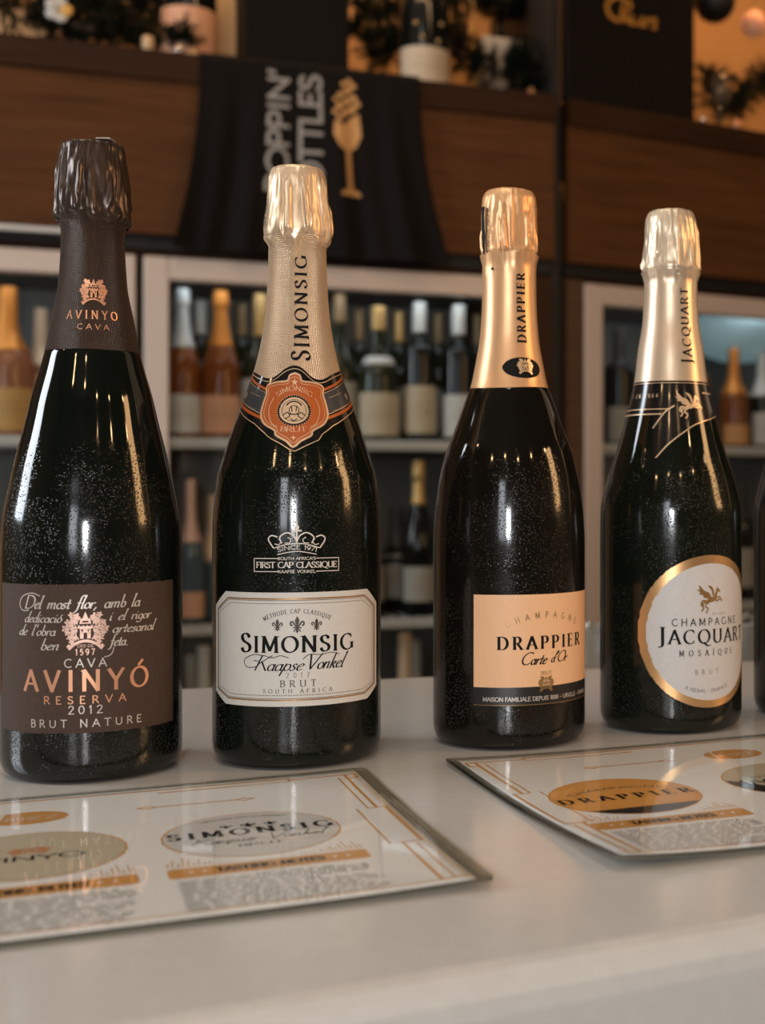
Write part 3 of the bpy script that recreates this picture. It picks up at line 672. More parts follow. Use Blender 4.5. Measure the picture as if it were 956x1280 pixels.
    half = [(0, 203.0), (3.2, 201.9), (4.6, 198.9), (11.0, 198.3), (17.0, 196.4), (16.2, 192), (16.9, 187.2), (16.9, 181.4), (14.0, 176.4), (8.4, 172.8), (7.6, 170.3), (3.0, 167.3), (0, 164.2)]
    shield = lambda g: C_([(cc+x*g, 184+(y-184)*g) for x, y in half]+[(cc-x*g, 184+(y-184)*g) for x, y in half[-2:0:-1]]+[(cc, 184+(203-184)*g)], 3)[:-1]
    sd = ink_label('shield', [shield(1.0)], M['shield_orange'], nb, s3, .26, .5, 2)
    k = Ink(); k.line(loop(shield(1.0)), 1.0, smooth=True); k.line(loop(shield(.90)), .28, smooth=True)
    k.fill([star(cc, 198.2, 2.2)], .2); k.text('SIMONSIG', cc-10, cc+10, 189.3, 2.5, arc=4.4, **ROMB); k.text('BRUT', cc-6, cc+6, 172.6, 2.4, arc=-.6, **ROMB); k.fill([star(cc, 169.0, 1.5, 4, .3)], .2)
    for d in (-1, 1): k.line(C_([(cc+d*11.2, 190), (cc+d*12.9, 184), (cc+d*10.6, 177), (cc+d*7.4, 174.6)]), .4)
    k.build('shield_print', M['cream_gold'], nb, s3, .31)
    k = Ink(); k.fill([ell(cc, 183.2, 8.3, 8.1)], .4); k.build('medallion_rim', M['black_ink'], nb, s3, .33)
    k = Ink(); k.fill([ell(cc, 183.2, 7.2, 7.0)], .4)
    for i in range(40): a = 2*pi*i/40; k.line([(cc+8.0*cos(a), 183.2+7.8*sin(a)), (cc+8.5*cos(a), 183.2+8.3*sin(a))], .28, smooth=False)
    k.build('medallion', M['cream_gold'], nb, s3, .37)
    k = Ink(); k.line(loop(ell(cc, 183.2, 5.9, 5.7)), .25); k.line(A_(cc, 184.6, 4.0, 3.4, 20, 160), .7); k.line(A_(cc, 183.4, 2.4, 2.4, 0, 360), .4)
    for d in (-1, 1): k.line(C_([(cc+d*5.2, 180.6), (cc+d*3.2, 182.2), (cc+d*2.0, 180.2), (cc+d*4.2, 178.8)]), .5); k.line([(cc+d*1.0, 182.8), (cc+d*1.2, 185)], .5)
    k.line([(cc-2.2, 181.2), (cc+2.2, 181.2)], .5); k.line([(cc-1.4, 178.7), (cc, 177.7), (cc+1.4, 178.7)], .5); k.build('medallion_lines', M['black_ink'], nb, s3, .41)
    s4 = surf_of(P, 18.0); k = Ink()
    k.text('SIMONSIG', 0, 55.8, 0, 6.8, nib=(.10, .036, radians(10)), serif=.055, wx=1.08, caps=[1.18]+[1]*7, T=lambda x, y: (9.6-y, 210.0+x)); k.build('foil_lettering', M['black_ink'], b, s4, .25)
    k = Ink(); k.text('SIMONSIG', 0, 15, 0, 2.2, T=lambda x, y: (-13.8-y, 281+x), **ROMB); k.build('hood_lettering', M['black_ink'], b, s4, .55)
simonsig()

def drappier():
    P = PR['d']; b = thing('champagne_bottle', 'dark bottle with square peach label above a black strip and smooth orange gold neck foil', 'bottle', (-.0596, .7559, 0), group=GB)
    bottle_body(P, .2000, 'glass_body', M['glass_d'], b)
    bottle_foil(P, .2000, .2735, dict(folds=17, lip=.0004, rag=.0016, dome=1.4, rough=.8, ring=.0003), M['orange_foil'], M['orange_foil_top'], b, lambda p: -.0006*cos(p*2+.5), 21)
    sf = surf_of(P, 43.5); c = 24.2
    lb = ink_label('paper_label', [[(-16.6, 35.0), (65, 35.0), (65, 85.3), (-16.6, 85.3)]], M['label_orange'], b, sf, .12)
    st = ink_label('black_strip', [[(-16.6, 25), (65, 25), (65, 35), (-16.6, 35)]], M['label_black'], b, sf, .12)
    k = Ink(); k.line([(-16.6, 25.3), (65, 25.3)], .3); k.text('CHAMPAGNE', 1.3, 47.4, 67.0, 3.3, arc=5.4, wx=.85, **SAN); k.text('BRUT', 21, 27.9, 41.2, 1.9, **ROM)
    k.build('gold_lettering', M['gold_print'], lb, sf, .2); k = Ink(); castle_crest(k, 24.3, 36.2, 4.8); k.build('crest', M['gold_print'], lb, sf, .22)
    k = Ink(); k.text('DRAPPIER', -2.9, 51.6, 55.6, 6.8, nib=(.12, .032, 0), serif=.05, wx=1.02)
    k.text("Carte", 9, 24, 47.2, 6.6, nib=(.075, .035, radians(20)), shear=.45); k.text("d'Or", 27, 38.2, 47.8, 5.8, nib=(.075, .035, radians(20)), shear=.45)
    k.build('black_lettering', M['black_ink'], lb, sf, .24)
    k = Ink(); k.text('MAISON FAMILIALE DEPUIS 1808 - URVILLE - FRANCE', -11.2, 61, 27.5, 2.1, nib=(.09, .085, 0)); k.build('strip_lettering', M['silver_print'], st, sf, .2)
    s2 = surf_of(P, 16.0); k = Ink(); k.text('DRAPPIER', 0, 39.0, 0, 5.0, nib=(.125, .036, 0), serif=.06, wx=1.0, T=lambda x, y: (10.6-y, 225.6+x)); k.build('foil_lettering', M['black_ink'], b, s2, .24)
    k = Ink(); k.text('CHAMPAGNE', 0, 26, 0, 2.0, T=lambda x, y: (-10.0-y, 276.5+x), **SAN)
    k.fill([[(-15.5, 276), (-13.6, 276), (-12.6, 286), (-13.8, 298), (-13.2, 303), (-16.5, 303), (-16.2, 290)]], .4, 2); k.fill([star(-9.2, 267.3, 1.4, 4, .5)], .3); k.build('hood_lettering', M['black_ink'], b, s2, .6)
    s5 = surf_of(P, 20.0); cc = 8.8
    ov = ink_label('oval_badge', [ell(cc+1, 211.0, 12.2, 5.9)], M['black_ink'], b, s5, .24, .6, 2)
    k = Ink(); castle_crest(k, cc+2.2, 211.6, 5.0); k.build('badge_crest', M['cream_gold'], ov, s5, .31)
drappier()

def jacquart():
    P = PR['j']; b = thing('champagne_bottle', 'dark bottle with round white label ringed in gold and black band on its neck', 'bottle', (.0353, .8027, 0), group=GB)
    bottle_body(P, .2073, 'glass_body', M['glass_j'], b)
    bottle_foil(P, .2073, .2715, dict(folds=20, lip=.0003, rag=.0012, dome=1.3, rough=1.2, ring=.0004), M['pale_foil'], M['pale_foil_top'], b, None, 33)
    sf = surf_of(P, 43.2); c, cz = 22.8, 60.0
    lb = ink_label('gold_ring_label', [ell(c, cz, 44.4, 44.4, 96)], M['gold_ring'], b, sf, .12)
    ink_label('paper_label', [ell(c+.4, cz-.3, 39.6, 39.8, 96)], M['label_white'], lb, sf, .18)
    k = Ink(); k.text('CHAMPAGNE', -1.3, 44.6, 63.6, 4.0, wx=1.08, nib=(.075, .065, 0)); k.text('JACQUART', -8.6, 55, 53.2, 7.9, nib=(.10, .034, radians(12)), serif=.055, wx=1.04, caps=[1.22]+[1]*7)
    k.text('MOSAÏQUE', 3, 40.4, 46.0, 3.3, wx=.85, **ROM); k.text('À REIMS · FRANCE', 5.4, 36, 27.4, 1.8, arc=-3.0, nib=(.06, .05, 0)); k.build('black_lettering', M['black_ink'], lb, sf, .26)
    k = Ink(); pegasus(k, 22.2, 78.6, 9.4); k.build('winged_horse', M['gold_print'], lb, sf, .26); k = Ink(); k.text('BRUT', 12.4, 28.2, 35.2, 2.7, wx=1.1, **SAN); k.text('EN 1964', 23.5, 33, 69.4, 1.2, **SAN); k.build('gold_lettering', M['gold_print'], lb, sf, .26)
    s2 = surf_of(P, 25.0)
    hi = lambda u: 206.9
    def lo(u):
        return float(np.interp(u, [-60, -11, -10.2, -9.4, -7.5, -1.8, 6.7, 14.7, 30.7, 60], [188, 188, 178.7, 165, 161.1, 169.6, 177.4, 182.1, 186.4, 188]))
    nb = band('neck_band', -60, 62, lo, hi, M['band_black'], b, s2, .14, 160, 8)
    k = Ink(); k.line([(u, 206.0) for u in range(-60, 62, 3)], .35, smooth=True); k.line([(u, 190.2) for u in range(-60, -2, 3)]+[(-2, 190.6)], .55, smooth=True); k.line([(u, 187.2) for u in range(-60, -5, 3)], .8, smooth=True)
    k.line(C_([(1.0, 192.2), (-4.6, 187.9), (-10.2, 178.7)], 6), .8); k.line(C_([(40, 188), (30.7, 186.4), (14.7, 182.1), (6.7, 177.4), (-1.8, 169.6), (-7.5, 161.1)], 6), .65); k.line([(21.4, 200.4), (40, 200.4)], .9)
    k.text('T EN 1964', -31, -9, 197.2, 2.2, wx=.9, nib=(.07, .06, 0)); pegasus(k, 9.6, 192.2, 9.0); k.build('band_print', M['cream_gold'], nb, s2, .22)
    s3 = surf_of(P, 18.0); k = Ink(); k.text('JACQUART', 0, 45.4, 0, 5.4, nib=(.10, .036, radians(12)), serif=.055, wx=1.05, caps=[1.2]+[1]*7, T=lambda x, y: (11.2-y, 218.0+x)); k.build('foil_lettering', M['black_ink'], b, s3, .24)
jacquart()

def fifth():
    P = [(z, r*1.008) for z, r in PR['j']]; b = thing('champagne_bottle', 'dark glass bottle cut off by the right edge, last of the row', 'bottle', (.1345, .8480, 0), group=GB)
    bottle_body(P, .2073, 'glass_body', M['glass_s'], b)
    bottle_foil(P, .2073, .2715, dict(folds=14, lip=.0004, rag=.001), M['pale_foil'], M['pale_foil_top'], b, None, 41)
fifth()

# ------------------------------------------------------------------ bar counter
FA, FB = Vector((-.1123, .3446)), Vector((.0500, .4258)); BA, BB = Vector((-.3056, .945)), Vector((-.1384, 1.006))
fd, bd = (FB-FA).normalized(), (BB-BA).normalized()
def counter():
    c = thing('bar_counter', 'white quartz bar counter with rounded front edge under the row of bottles', 'counter', (0, 0, 0))
    L = [FA-fd*1.15, BA-bd*.75]; Rr = [FA+fd*1.9, BA+bd*1.9]
    # top slab profile lofted from left end to right end
    nf = Vector((fd.y, -fd.x)); nb = Vector((-bd.y, bd.x)); V = []; F = []
    prof = [('f', 0.0, -.045), ('f', .0, -.012), ('f', -.0009, -.0066), ('f', -.0036, -.0030), ('f', -.0075, -.0008), ('f', -.013, 0), ('b', -.006, 0), ('b', 0, -.005), ('b', 0, -.045)]
    n = 40
    for i in range(n+1):
        t = i/n; f = L[0]+(Rr[0]-L[0])*t; bk = L[1]+(Rr[1]-L[1])*t
        for (w, o, z) in prof:
            q = f+nf*o if w == 'f' else bk+nb*o
            V.append((q.x, q.y, z))
    m = len(prof)
    for i in range(n):
        for j in range(m): a = i*m+j; b_ = i*m+(j+1) % m; F.append((a, a+m, b_+m, b_))
    F.append(tuple(range(m))); F.append(tuple(n*m+j for j in range(m-1, -1, -1)))
    obj('worktop', V, F, M['quartz'], c, False)
    s = MB(); f0, f1 = FA-fd*1.15-nf*.02, FA+fd*1.9-nf*.02; b0, b1 = BA-bd*.75-nb*.25, BA+bd*1.9-nb*.25
    s.add([(f0.x, f0.y, -1.1), (f1.x, f1.y, -1.1), (b1.x, b1.y, -1.1), (b0.x, b0.y, -1.1), (f0.x, f0.y, -.045), (f1.x, f1.y, -.045), (b1.x, b1.y, -.045), (b0.x, b0.y, -.045)],
          [(3, 2, 1, 0), (4, 5, 6, 7), (0, 1, 5, 4), (1, 2, 6, 5), (2, 3, 7, 6), (3, 0, 4, 7)])
    s.build('front_panel', speckled('white_panel', (.50, .50, .50), (.54, .54, .54), 40, .4, 0), c)
counter()

# ------------------------------------------------------------------ laminated menu cards
def card(label, corner, ang, side, cols, curl, seed):
    """corner: the back corner seen in the photo; side=+1 card runs to the right of it, -1 to the left"""
    Wd, Dp = 303.0, 216.0; a = radians(ang)
    t = thing('laminated_menu', label, 'menu card', (corner[0], corner[1], 0), a, 'laminated tasting menus on the counter')
    def z_of(s, q):
        e = abs(s); return 1000*(.0006+curl[0]*math.exp(-e/38)*max(0, (q/Dp-.45)/.55)**2+curl[1]*math.exp(-e/38)*max(0, (.45-q/Dp)/.45)**2)
    def sf(s, q, lift): return (s/1000, -q/1000, (z_of(s, q)+lift)/1000)
    if side > 0: X = lambda s: s
    else: X = lambda s: s-Wd
    s0, s1 = (0, Wd) if side > 0 else (-Wd, 0)
    def sheet(nm, inset, z0, z1, mt, par, rc=0):
        V = []; F = []; nx, ny = 60, 36
        for lay, h in ((0, z0), (1, z1)):
            for i in range(nx+1):
                for j in range(ny+1):
                    s = s0+inset+(s1-s0-2*inset)*i/nx; q = inset+(Dp-2*inset)*j/ny
                    if rc:
                        dx = min(s-s0, s1-s); dy = min(q, Dp-q)
                        if dx < rc and dy < rc:
                            k = hypot(rc-dx, rc-dy)
                            if k > rc: f_ = rc/k; dx2, dy2 = rc-(rc-dx)*f_, rc-(rc-dy)*f_; s += (dx2-dx)*(1 if s-s0 < s1-s else -1); q += (dy2-dy)*(1 if q < Dp-q else -1)
                    V.append(sf(s, q, h))
        o = (nx+1)*(ny+1)
        for i in range(nx):
            for j in range(ny):
                k = i*(ny+1)+j; F.append((k, k+1, k+ny+2, k+ny+1)); F.append((o+k, o+k+ny+1, o+k+ny+2, o+k+1))
        for i in range(nx):
            k = i*(ny+1); F.append((k, k+ny+1, o+k+ny+1, o+k)); k += ny; F.append((k, o+k, o+k+ny+1, k+ny+1))
        for j in range(ny):
            F.append((j, o+j, o+j+1, j+1)); k = nx*(ny+1)+j; F.append((k, k+1, o+k+1, o+k))
        return obj(nm, V, F, mt, par, True)
    sheet('laminate_backing', 0, 0, .25, M['laminate_edge'], t, 5)
    pp = sheet('printed_sheet', 6.2, .30, .45, M['paper'], t)
    rr = random.Random(seed)
    def sq(ink, nm, mt, lift): 
        # card print is laid out with q growing towards the reader; flip for winding
        ink.q = [tuple((X(p[0]), p[1]) for p in q_) for q_ in ink.q]
        return ink.build(nm, mt, pp, lambda u, v, l: sf(u, v, l), lift)
    class CI(Ink):
        def build(s, name, mt, parent, surf, lift=.16):
            v = []; f = []
            for q in s.q:
                ar = sum(q[i][0]*q[(i+1) % 4][1]-q[(i+1) % 4][0]*q[i][1] for i in range(4))
                if ar > 0: q = q[::-1]
                n = len(v); v += [surf(p[0], p[1], lift) for p in q]; f.append((n, n+1, n+2, n+3))
            return obj(name, v, f, mt, parent)
    fl = lambda base: (lambda x, y: (x, 2*base-y))       # text drawn upright: away from the reader is up
    g = CI()
    # stepped gold frame
    for d in (0, 1):
        E = lambda x: x if d == 0 else Wd-x
        g.line([(E(13), 22), (E(8), 22), (E(8), 14), (E(40), 14)], 1.5, smooth=False, mx=4); g.line([(E(13), 14), (E(13), 84)], 1.5, smooth=False, mx=4); g.line([(E(17), 20), (E(17), 84), (E(8), 84)], .9, smooth=False, mx=4)
        g.line([(E(9), 84), (E(9), 146), (E(19), 146)], 1.5, smooth=False, mx=4); g.line([(E(22), 84), (E(22), 146)], .9, smooth=False, mx=4)
        g.line([(E(17), 146), (E(17), 204), (E(8), 204)], 1.5, smooth=False, mx=4); g.line([(E(12), 150), (E(12), 204)], .9, smooth=False, mx=4)
        g.line([(E(40), 11), (E(40), 17), (E(60), 17)], .9, smooth=False, mx=4)
    g.line([(40, 11), (263, 11)], 1.8, smooth=False, mx=4); g.line([(60, 17), (100, 17)], 1.6, smooth=False, mx=4); g.line([(203, 17), (243, 17)], 1.6, smooth=False, mx=4); g.line([(17, 204), (286, 204)], 1.1, smooth=False, mx=4)
    for (a0, a1) in ((65, 107), (196, 238)):
        g.line([(a0+4, 45), (a1-4, 45)], 1.2, smooth=False, mx=4)
        for e in (a0, a1): g.line(loop([(e-4, 45), (e, 42.4), (e+4, 45), (e, 47.6)]), 1.1, smooth=False)
    # badge with white bubbles line
    bc = 147.5
    g.fill([ell(bc, 44, 16.5, 11.5)], 1.0)
    iv = CI()
    for i, (cx_, kind) in enumerate(cols):
        # spray ornaments either side of the bar
        for sg in (-1, 1):
            for j in range(9):
                x = cx_+sg*(36.5-j*1.9); hh = [5, 9, 4, 11, 8, 3, 6, 2, 3][j]
                g.line([(x, 146), (x-sg*.6, 146-hh)], .55, smooth=False)
            g.line([(cx_+sg*37, 146.5), (cx_+sg*12, 146.5)], .35, smooth=False, mx=4)
        g.fill([[(cx_-37, 150.5), (cx_-35.5, 149.5), (cx_+35.5, 149.5), (cx_+37, 150.5), (cx_+37, 161), (cx_+35.5, 162.5), (cx_-35.5, 162.5), (cx_-37, 161)]], 2)
        g.fill([ell(cx_, 107, 35.6, 35.6, 80)], 1.2)
    sq(g, 'gold_print', M['gold_ink'], .50)
    w = CI(); w.line([(bc-9, 32.5), (bc-13, 56)], 1.4, smooth=False); w.text('FIZZ', bc-9, bc+13, 48, 6, T=fl(48), **SANL); w.line([(bc-12, 46), (bc+4, 44)], .4)
    sq(w, 'badge_lettering', M['white_ink'], .58)
    txt = CI(); bk = CI(); wh = CI(); grd = {}
    for i, (cx_, kind) in enumerate(cols):
        gnd = CI(); C2 = ell(cx_, 107, 34.8, 34.8, 80)
        fc = {'cream': M['ivory_ink'], 'pale': M['label_white'], 'orange': M['label_orange_card'], 'photo': M['ivory_ink']}[kind]
        gnd.fill([C2], 1.0); sq(gnd, 'logo_disc', fc, .56)
        if kind == 'cream':
            c2 = CI(); castle_crest(c2, cx_, 0, 8); c2.q = [tuple((p[0], 101-p[1]*.7) for p in q_) for q_ in c2.q]; sq(c2, 'logo_crest', M['copper_ink'], .62)
            bk.text('AVINYO', cx_-26, cx_+20, 115, 6.5, T=fl(115), nib=(.1, .06, 0))
        if kind == 'pale':
            for (x, s_) in ((-9, 3.4), (0, 4.2), (9, 3.4)):
                f2 = CI(); fleur(f2, 0, 0, s_); bk.q += [tuple((cx_+x+p[0], 94-p[1]) for p in q_) for q_ in f2.q]
            bk.text('SIMONSIG', cx_-33, cx_+33, 108, 9.5, T=fl(108), nib=(.10, .03, radians(10)), serif=.05, wx=.84, mx=2)
            txt.text('Kaapse Vonkel', cx_-26, cx_+27, 119, 8.5, T=fl(119), nib=(.05, .02, .8), shear=.4, mx=2); bk.text('BRUT', cx_-8, cx_+10, 127, 3.6, T=fl(127), **ROM); txt.text('MÉTHODE CAP CLASSIQUE', cx_-18, cx_+18, 84, 2, arc=4, T=fl(84), **SAN)
        if kind == 'orange':
            seg = CI(); th0 = math.asin(28/34.8)
            seg.fill([[(cx_+34.8*cos(x_), 107+34.8*sin(x_)) for x_ in [th0+(pi-2*th0)*i_/30 for i_ in range(31)]]], 1.0) if False else seg.fill([[(cx_+34.8*cos(radians(q_)), 107+34.8*sin(radians(q_))) for q_ in range(40, 141, 4)]], 1.0)
            sq(seg, 'logo_dark_segment', M['label_black'], .60)
            bk.text('DRAPPIER', cx_-33, cx_+33, 113, 8.8, T=fl(113), nib=(.11, .03, 0), serif=.045, wx=.84, mx=2)
            txt.text('CHAMPAGNE', cx_-25, cx_+25, 101, 4, arc=8, T=fl(101), **SAN)
        if kind == 'photo':
            seg = CI(); seg.fill([[(cx_+34.8*cos(radians(q_)), 107+34.8*sin(radians(q_))) for q_ in range(95, 200, 5)]], 1.0); sq(seg, 'logo_dark_segment', M['label_black'], .60)
            bk.text('JACQUART', cx_-30, cx_+32, 112, 8.2, T=fl(112), caps=[1.2]+[1]*7, mx=2, **ROM); txt.text('CHAMPAGNE', cx_-20, cx_+24, 100, 4, T=fl(100), **SAN)
        bk.text('TASTING NOTES', cx_-20, cx_+20, 158.6, 5.2, T=fl(158.6), nib=(.12, .05, 0), serif=.08, wx=.8, mx=2)
        for sg in (-1, 1):
            for j in range(2): wh.fill([[(cx_+sg*(24+j*5)-1.1, 156), (cx_+sg*(24+j*5), 154.6), (cx_+sg*(24+j*5)+1.1, 156), (cx_+sg*(24+j*5), 157.4)]], .5)
        # body copy: too small to read, one ruled wave per word
        for r in range(12):
            q0 = 168+r*3.15; x = cx_-34.5; xe = cx_+35-(rr.uniform(0, 6) if r % 4 else rr.uniform(0, 22))
            while x < xe:
                L = rr.uniform(3, 8.5); n = max(3, int(L/.75)); xx = min(x+L, xe)
                txt.line([(x+(xx-x)*j/n, q0+(.75 if j % 2 else -.75)*rr.uniform(.5, 1)) for j in range(n+1)], .46, smooth=False, mx=9, ext=0); x = xx+1.5
    sq(bk, 'black_print', M['black_ink'], .66); sq(txt, 'small_print', M['grey_ink'], .64); tag(sq(wh, 'bar_ornaments', M['white_ink'], .6), kind='stuff')
    sheet('laminate_cover', 0, .9, 1.02, M['laminate'], t, 5)
M['label_orange_card'] = mat('orange_ink', (.72, .33, .07), .5); M['copper_ink'] = mat('copper_ink', (.60, .26, .10), .5)
card('laminated menu card with right corner free, in front of the two left bottles', (-.1263, .6665), 23.3, -1, [(233, 'pale'), (149, 'cream'), (66, 'photo')], (.0022, .001), 5)
card('laminated menu card with a lifted front corner and orange disc, lying to the right', (-.0885, .6815), 24.3, 1, [(55, 'orange'), (146, 'photo'), (237, 'pale')], (.0055, .0022), 9)

# ------------------------------------------------------------------ back bar: two runs of cabinets meeting at an angle
M['wood'] = wood('walnut_veneer', (.070, .026, .008), (.135, .054, .018))
M['wood_dark'] = wood('dark_walnut_veneer', (.026, .0105, .0045), (.052, .022, .009))
M['wood_light'] = wood('light_walnut_veneer', (.07, .040, .022), (.13, .075, .042))
M['frame'] = mat('pale_metal_frame', (.62, .52, .45), .42, .15)
M['shelf_white'] = mat('pale_shelf_rail', (.56, .56, .54), .4)
M['steel'] = mat('brushed_steel', (.50, .49, .47), .3, .9)
M['inner'] = mat('fridge_lining', (.20, .20, .19), .5)
M['pane'] = clear_pane('door_glass', (.92, .93, .92), .01, 1.45)
M['black'] = mat('matt_black', (.006, .006, .006), .6)
M['wall'] = speckled('warm_plaster', (.50, .26, .105), (.56, .30, .12), 8, .8, 0)
M['led'] = mat('added_fridge_light', (.9, .95, 1), .5, em=5, ecol=(.85, .92, 1.0))

class Frame:
    def __init__(s, px, Z, deg):
        s.o = Vector(((px-CX)/FPX*Z, Z)); s.a = radians(deg); s.e = Vector((cos(s.a), sin(s.a))); s.n = Vector((-sin(s.a), cos(s.a)))
    def uz(s, px, py, d=0):
        """in-plane u and height z of the point at depth d behind the front plane"""
        k = (px-CX)/FPX; o = s.o+s.n*d; den = s.e.x-k*s.e.y; u = (k*o.y-o.x)/den; Z = o.y+u*s.e.y
        return u, EYE+(HY-py)*Z/FPX
    def u(s, px, d=0): return s.uz(px, HY, d)[0]
    def w(s, u, d, z=0): p = s.o+s.e*u+s.n*d; return (p.x, p.y, z)
A = Frame(178, 2.40, 20.7); B = Frame(707, 2.70, 31.0)
FLOOR = -1.10; TOP = .945

def fridge(F, u0, u1, label, zt=.574, hinge_r=True, lamp=True):
    """glass-door wine fridge standing on the floor; local x along the front, y into the cabinet"""
    t = thing('wine_fridge', label, 'fridge', F.w(u0, 0, FLOOR), F.a)
    w = u1-u0; zb = .06; h = zt-FLOOR; D = .42
    m = MB(); m.box(0, w, .03, D, 0, .05); m.box(0, .02, .03, D, .05, h); m.box(w-.02, w, .03, D, .05, h); m.box(.02, w-.02, D-.02, D, .05, h); m.box(.02, w-.02, .03, D, h-.02, h); m.build('carcass', M['inner'], t)
    g = .002
    for nm, (a, b, c, d) in (('stile', (g, .046, .0, h)), ('stile', (w-.046, w-g, .0, h)), ('rail', (.046, w-.046, h-.047, h)), ('rail', (.046, w-.046, 0, .09))):
        MB().box(a, b, 0, .028, c+.002, d-.002, .003).build(nm, M['frame'], t)
    MB().box(.046, w-.046, .012, .018, .09, h-.047).build('door_glass', M['pane'], t)
    hx = w-.02 if hinge_r else .02
    MB().tube([(hx, -.0005, .35), (hx, -.03, .36), (hx, -.03, .85), (hx, -.0005, .86)], .006, 8).build('handle', M['steel'], t, True)
    for zs in (.225, -.128, -.50, -.86):
        s = MB(); z = zs-FLOOR; s.box(.022, w-.022, .042, .052, z-.004, z+.016, .002)
        k = .06
        while k < w-.05: s.tube([(k, .050, z+.014), (k, D-.03, z+.014)], .0025, 5, False); k += .026
        s.box(.022, w-.022, D-.032, D-.022, z, z+.014)
        s.build('shelf', M['shelf_white'], t)
    if lamp: MB().box(.06, w-.06, .06, .085, h-.034, h-.022).build('added_light_strip', M['led'], t)  # added glowing strip, no lamp seen here; brightens the bottles
    return t
uA1 = A.u(690); uB0 = B.u(712)
f1 = fridge(A, A.u(171)-.60, A.u(171), 'pale framed glass door wine fridge at the left edge with golden reflections put in as bottles')
f2 = fridge(A, A.u(178), A.u(655), 'wide pale framed glass door wine fridge behind the second and third bottles')
f3 = fridge(B, B.u(730), B.u(730)+.62, 'pale framed glass door wine fridge at the right behind the fourth bottle')

def cabinetry(F, u0, u1, label, posts, top, k0=0, k1=0):
    t = thing('back_bar_cabinet', label, 'cabinet', F.w(0, 0, FLOOR), F.a)
    z = lambda q: q-FLOOR
    MB().sbox(u0, u1, -.004, .018, z(.612), z(.893), k0, k1).build('fascia_panel', M['wood'], t)
    MB().sbox(u0, u1, -.014, .45, z(.893), z(TOP), k0, k1).build('shelf_board', M['wood_dark'], t)
    MB().sbox(u0, u1, .018, .45, z(.588), z(.612), k0, k1).build('shadow_rail', M['black'], t)
    MB().sbox(u0, u1, .03, .45, z(.576), z(.588), k0, k1).build('bottom_board', M['wood_dark'], t)
    for (a, b, mt) in posts: MB().sbox(a, b, .001, .45, 0, z(.576), k1 or k0, k1 or k0).build('end_panel', mt, t)
    return t
cabA = cabinetry(A, -1.6, A.u(692, .0), 'long dark walnut cabinet fascia and shelf board above the left and middle fridges', [(A.u(657.5), A.u(690), M['wood_dark'])], TOP, 0, -.10)
st = MB().box(A.u(0)-.3, A.u(150), -.022, -.005, .596-FLOOR, .611-FLOOR, .003).build('steel_trim', M['steel'], cabA)
cabB = cabinetry(B, B.u(709), 1.6, 'dark walnut cabinet fascia above the right fridge below the black sign', [(B.u(709), B.u(729), M['wood_light'])], TOP, .10, 0)
# black corner post between the two runs
p0 = A.w(A.u(697), .02); tp = thing('corner_post', 'tall black post in the gap between the two cabinet runs', 'post', (p0[0], p0[1], FLOOR), radians(26))
MB().box(-.0085, .012, .0, .35, 0, 2.75).build('post_body', M['black'], tp)
MB().box(-.012, .0155, -.004, .354, 2.75, 2.77).build('cap', M['black'], tp)

# ------------------------------------------------------------------ bottles in the back bar
GLS = {k: mat('bottle_glass_'+k, c, .08, trans=tr, ior=1.45) for k, c, tr in (('black', (.006, .007, .006), 0), ('amber', (.30, .085, .015), .3), ('olive', (.020, .024, .010), 0), ('rose', (.50, .20, .10), .35), ('blue_grey', (.10, .14, .17), .1))}
FO = {k: mat('capsule_'+k, c, .38, m_) for k, c, m_ in (('silver', (.62, .66, .66), .35), ('orange', (.72, .27, .05), .5), ('gold', (.62, .40, .16), .6), ('white', (.72, .72, .68), .1), ('pink', (.78, .50, .40), .2), ('black', (.02, .02, .02), 0), ('peach', (.78, .56, .38), .2), ('dim_gold', (.30, .20, .10), .4))}
LB = {k: mat('label_'+k, c, .6) for k, c in (('white', (.66, .66, .64)), ('cream', (.62, .52, .38)), ('orange', (.72, .36, .14)), ('grey', (.42, .40, .35)), ('gold', (.62, .36, .12)), ('blush', (.78, .42, .26)))}
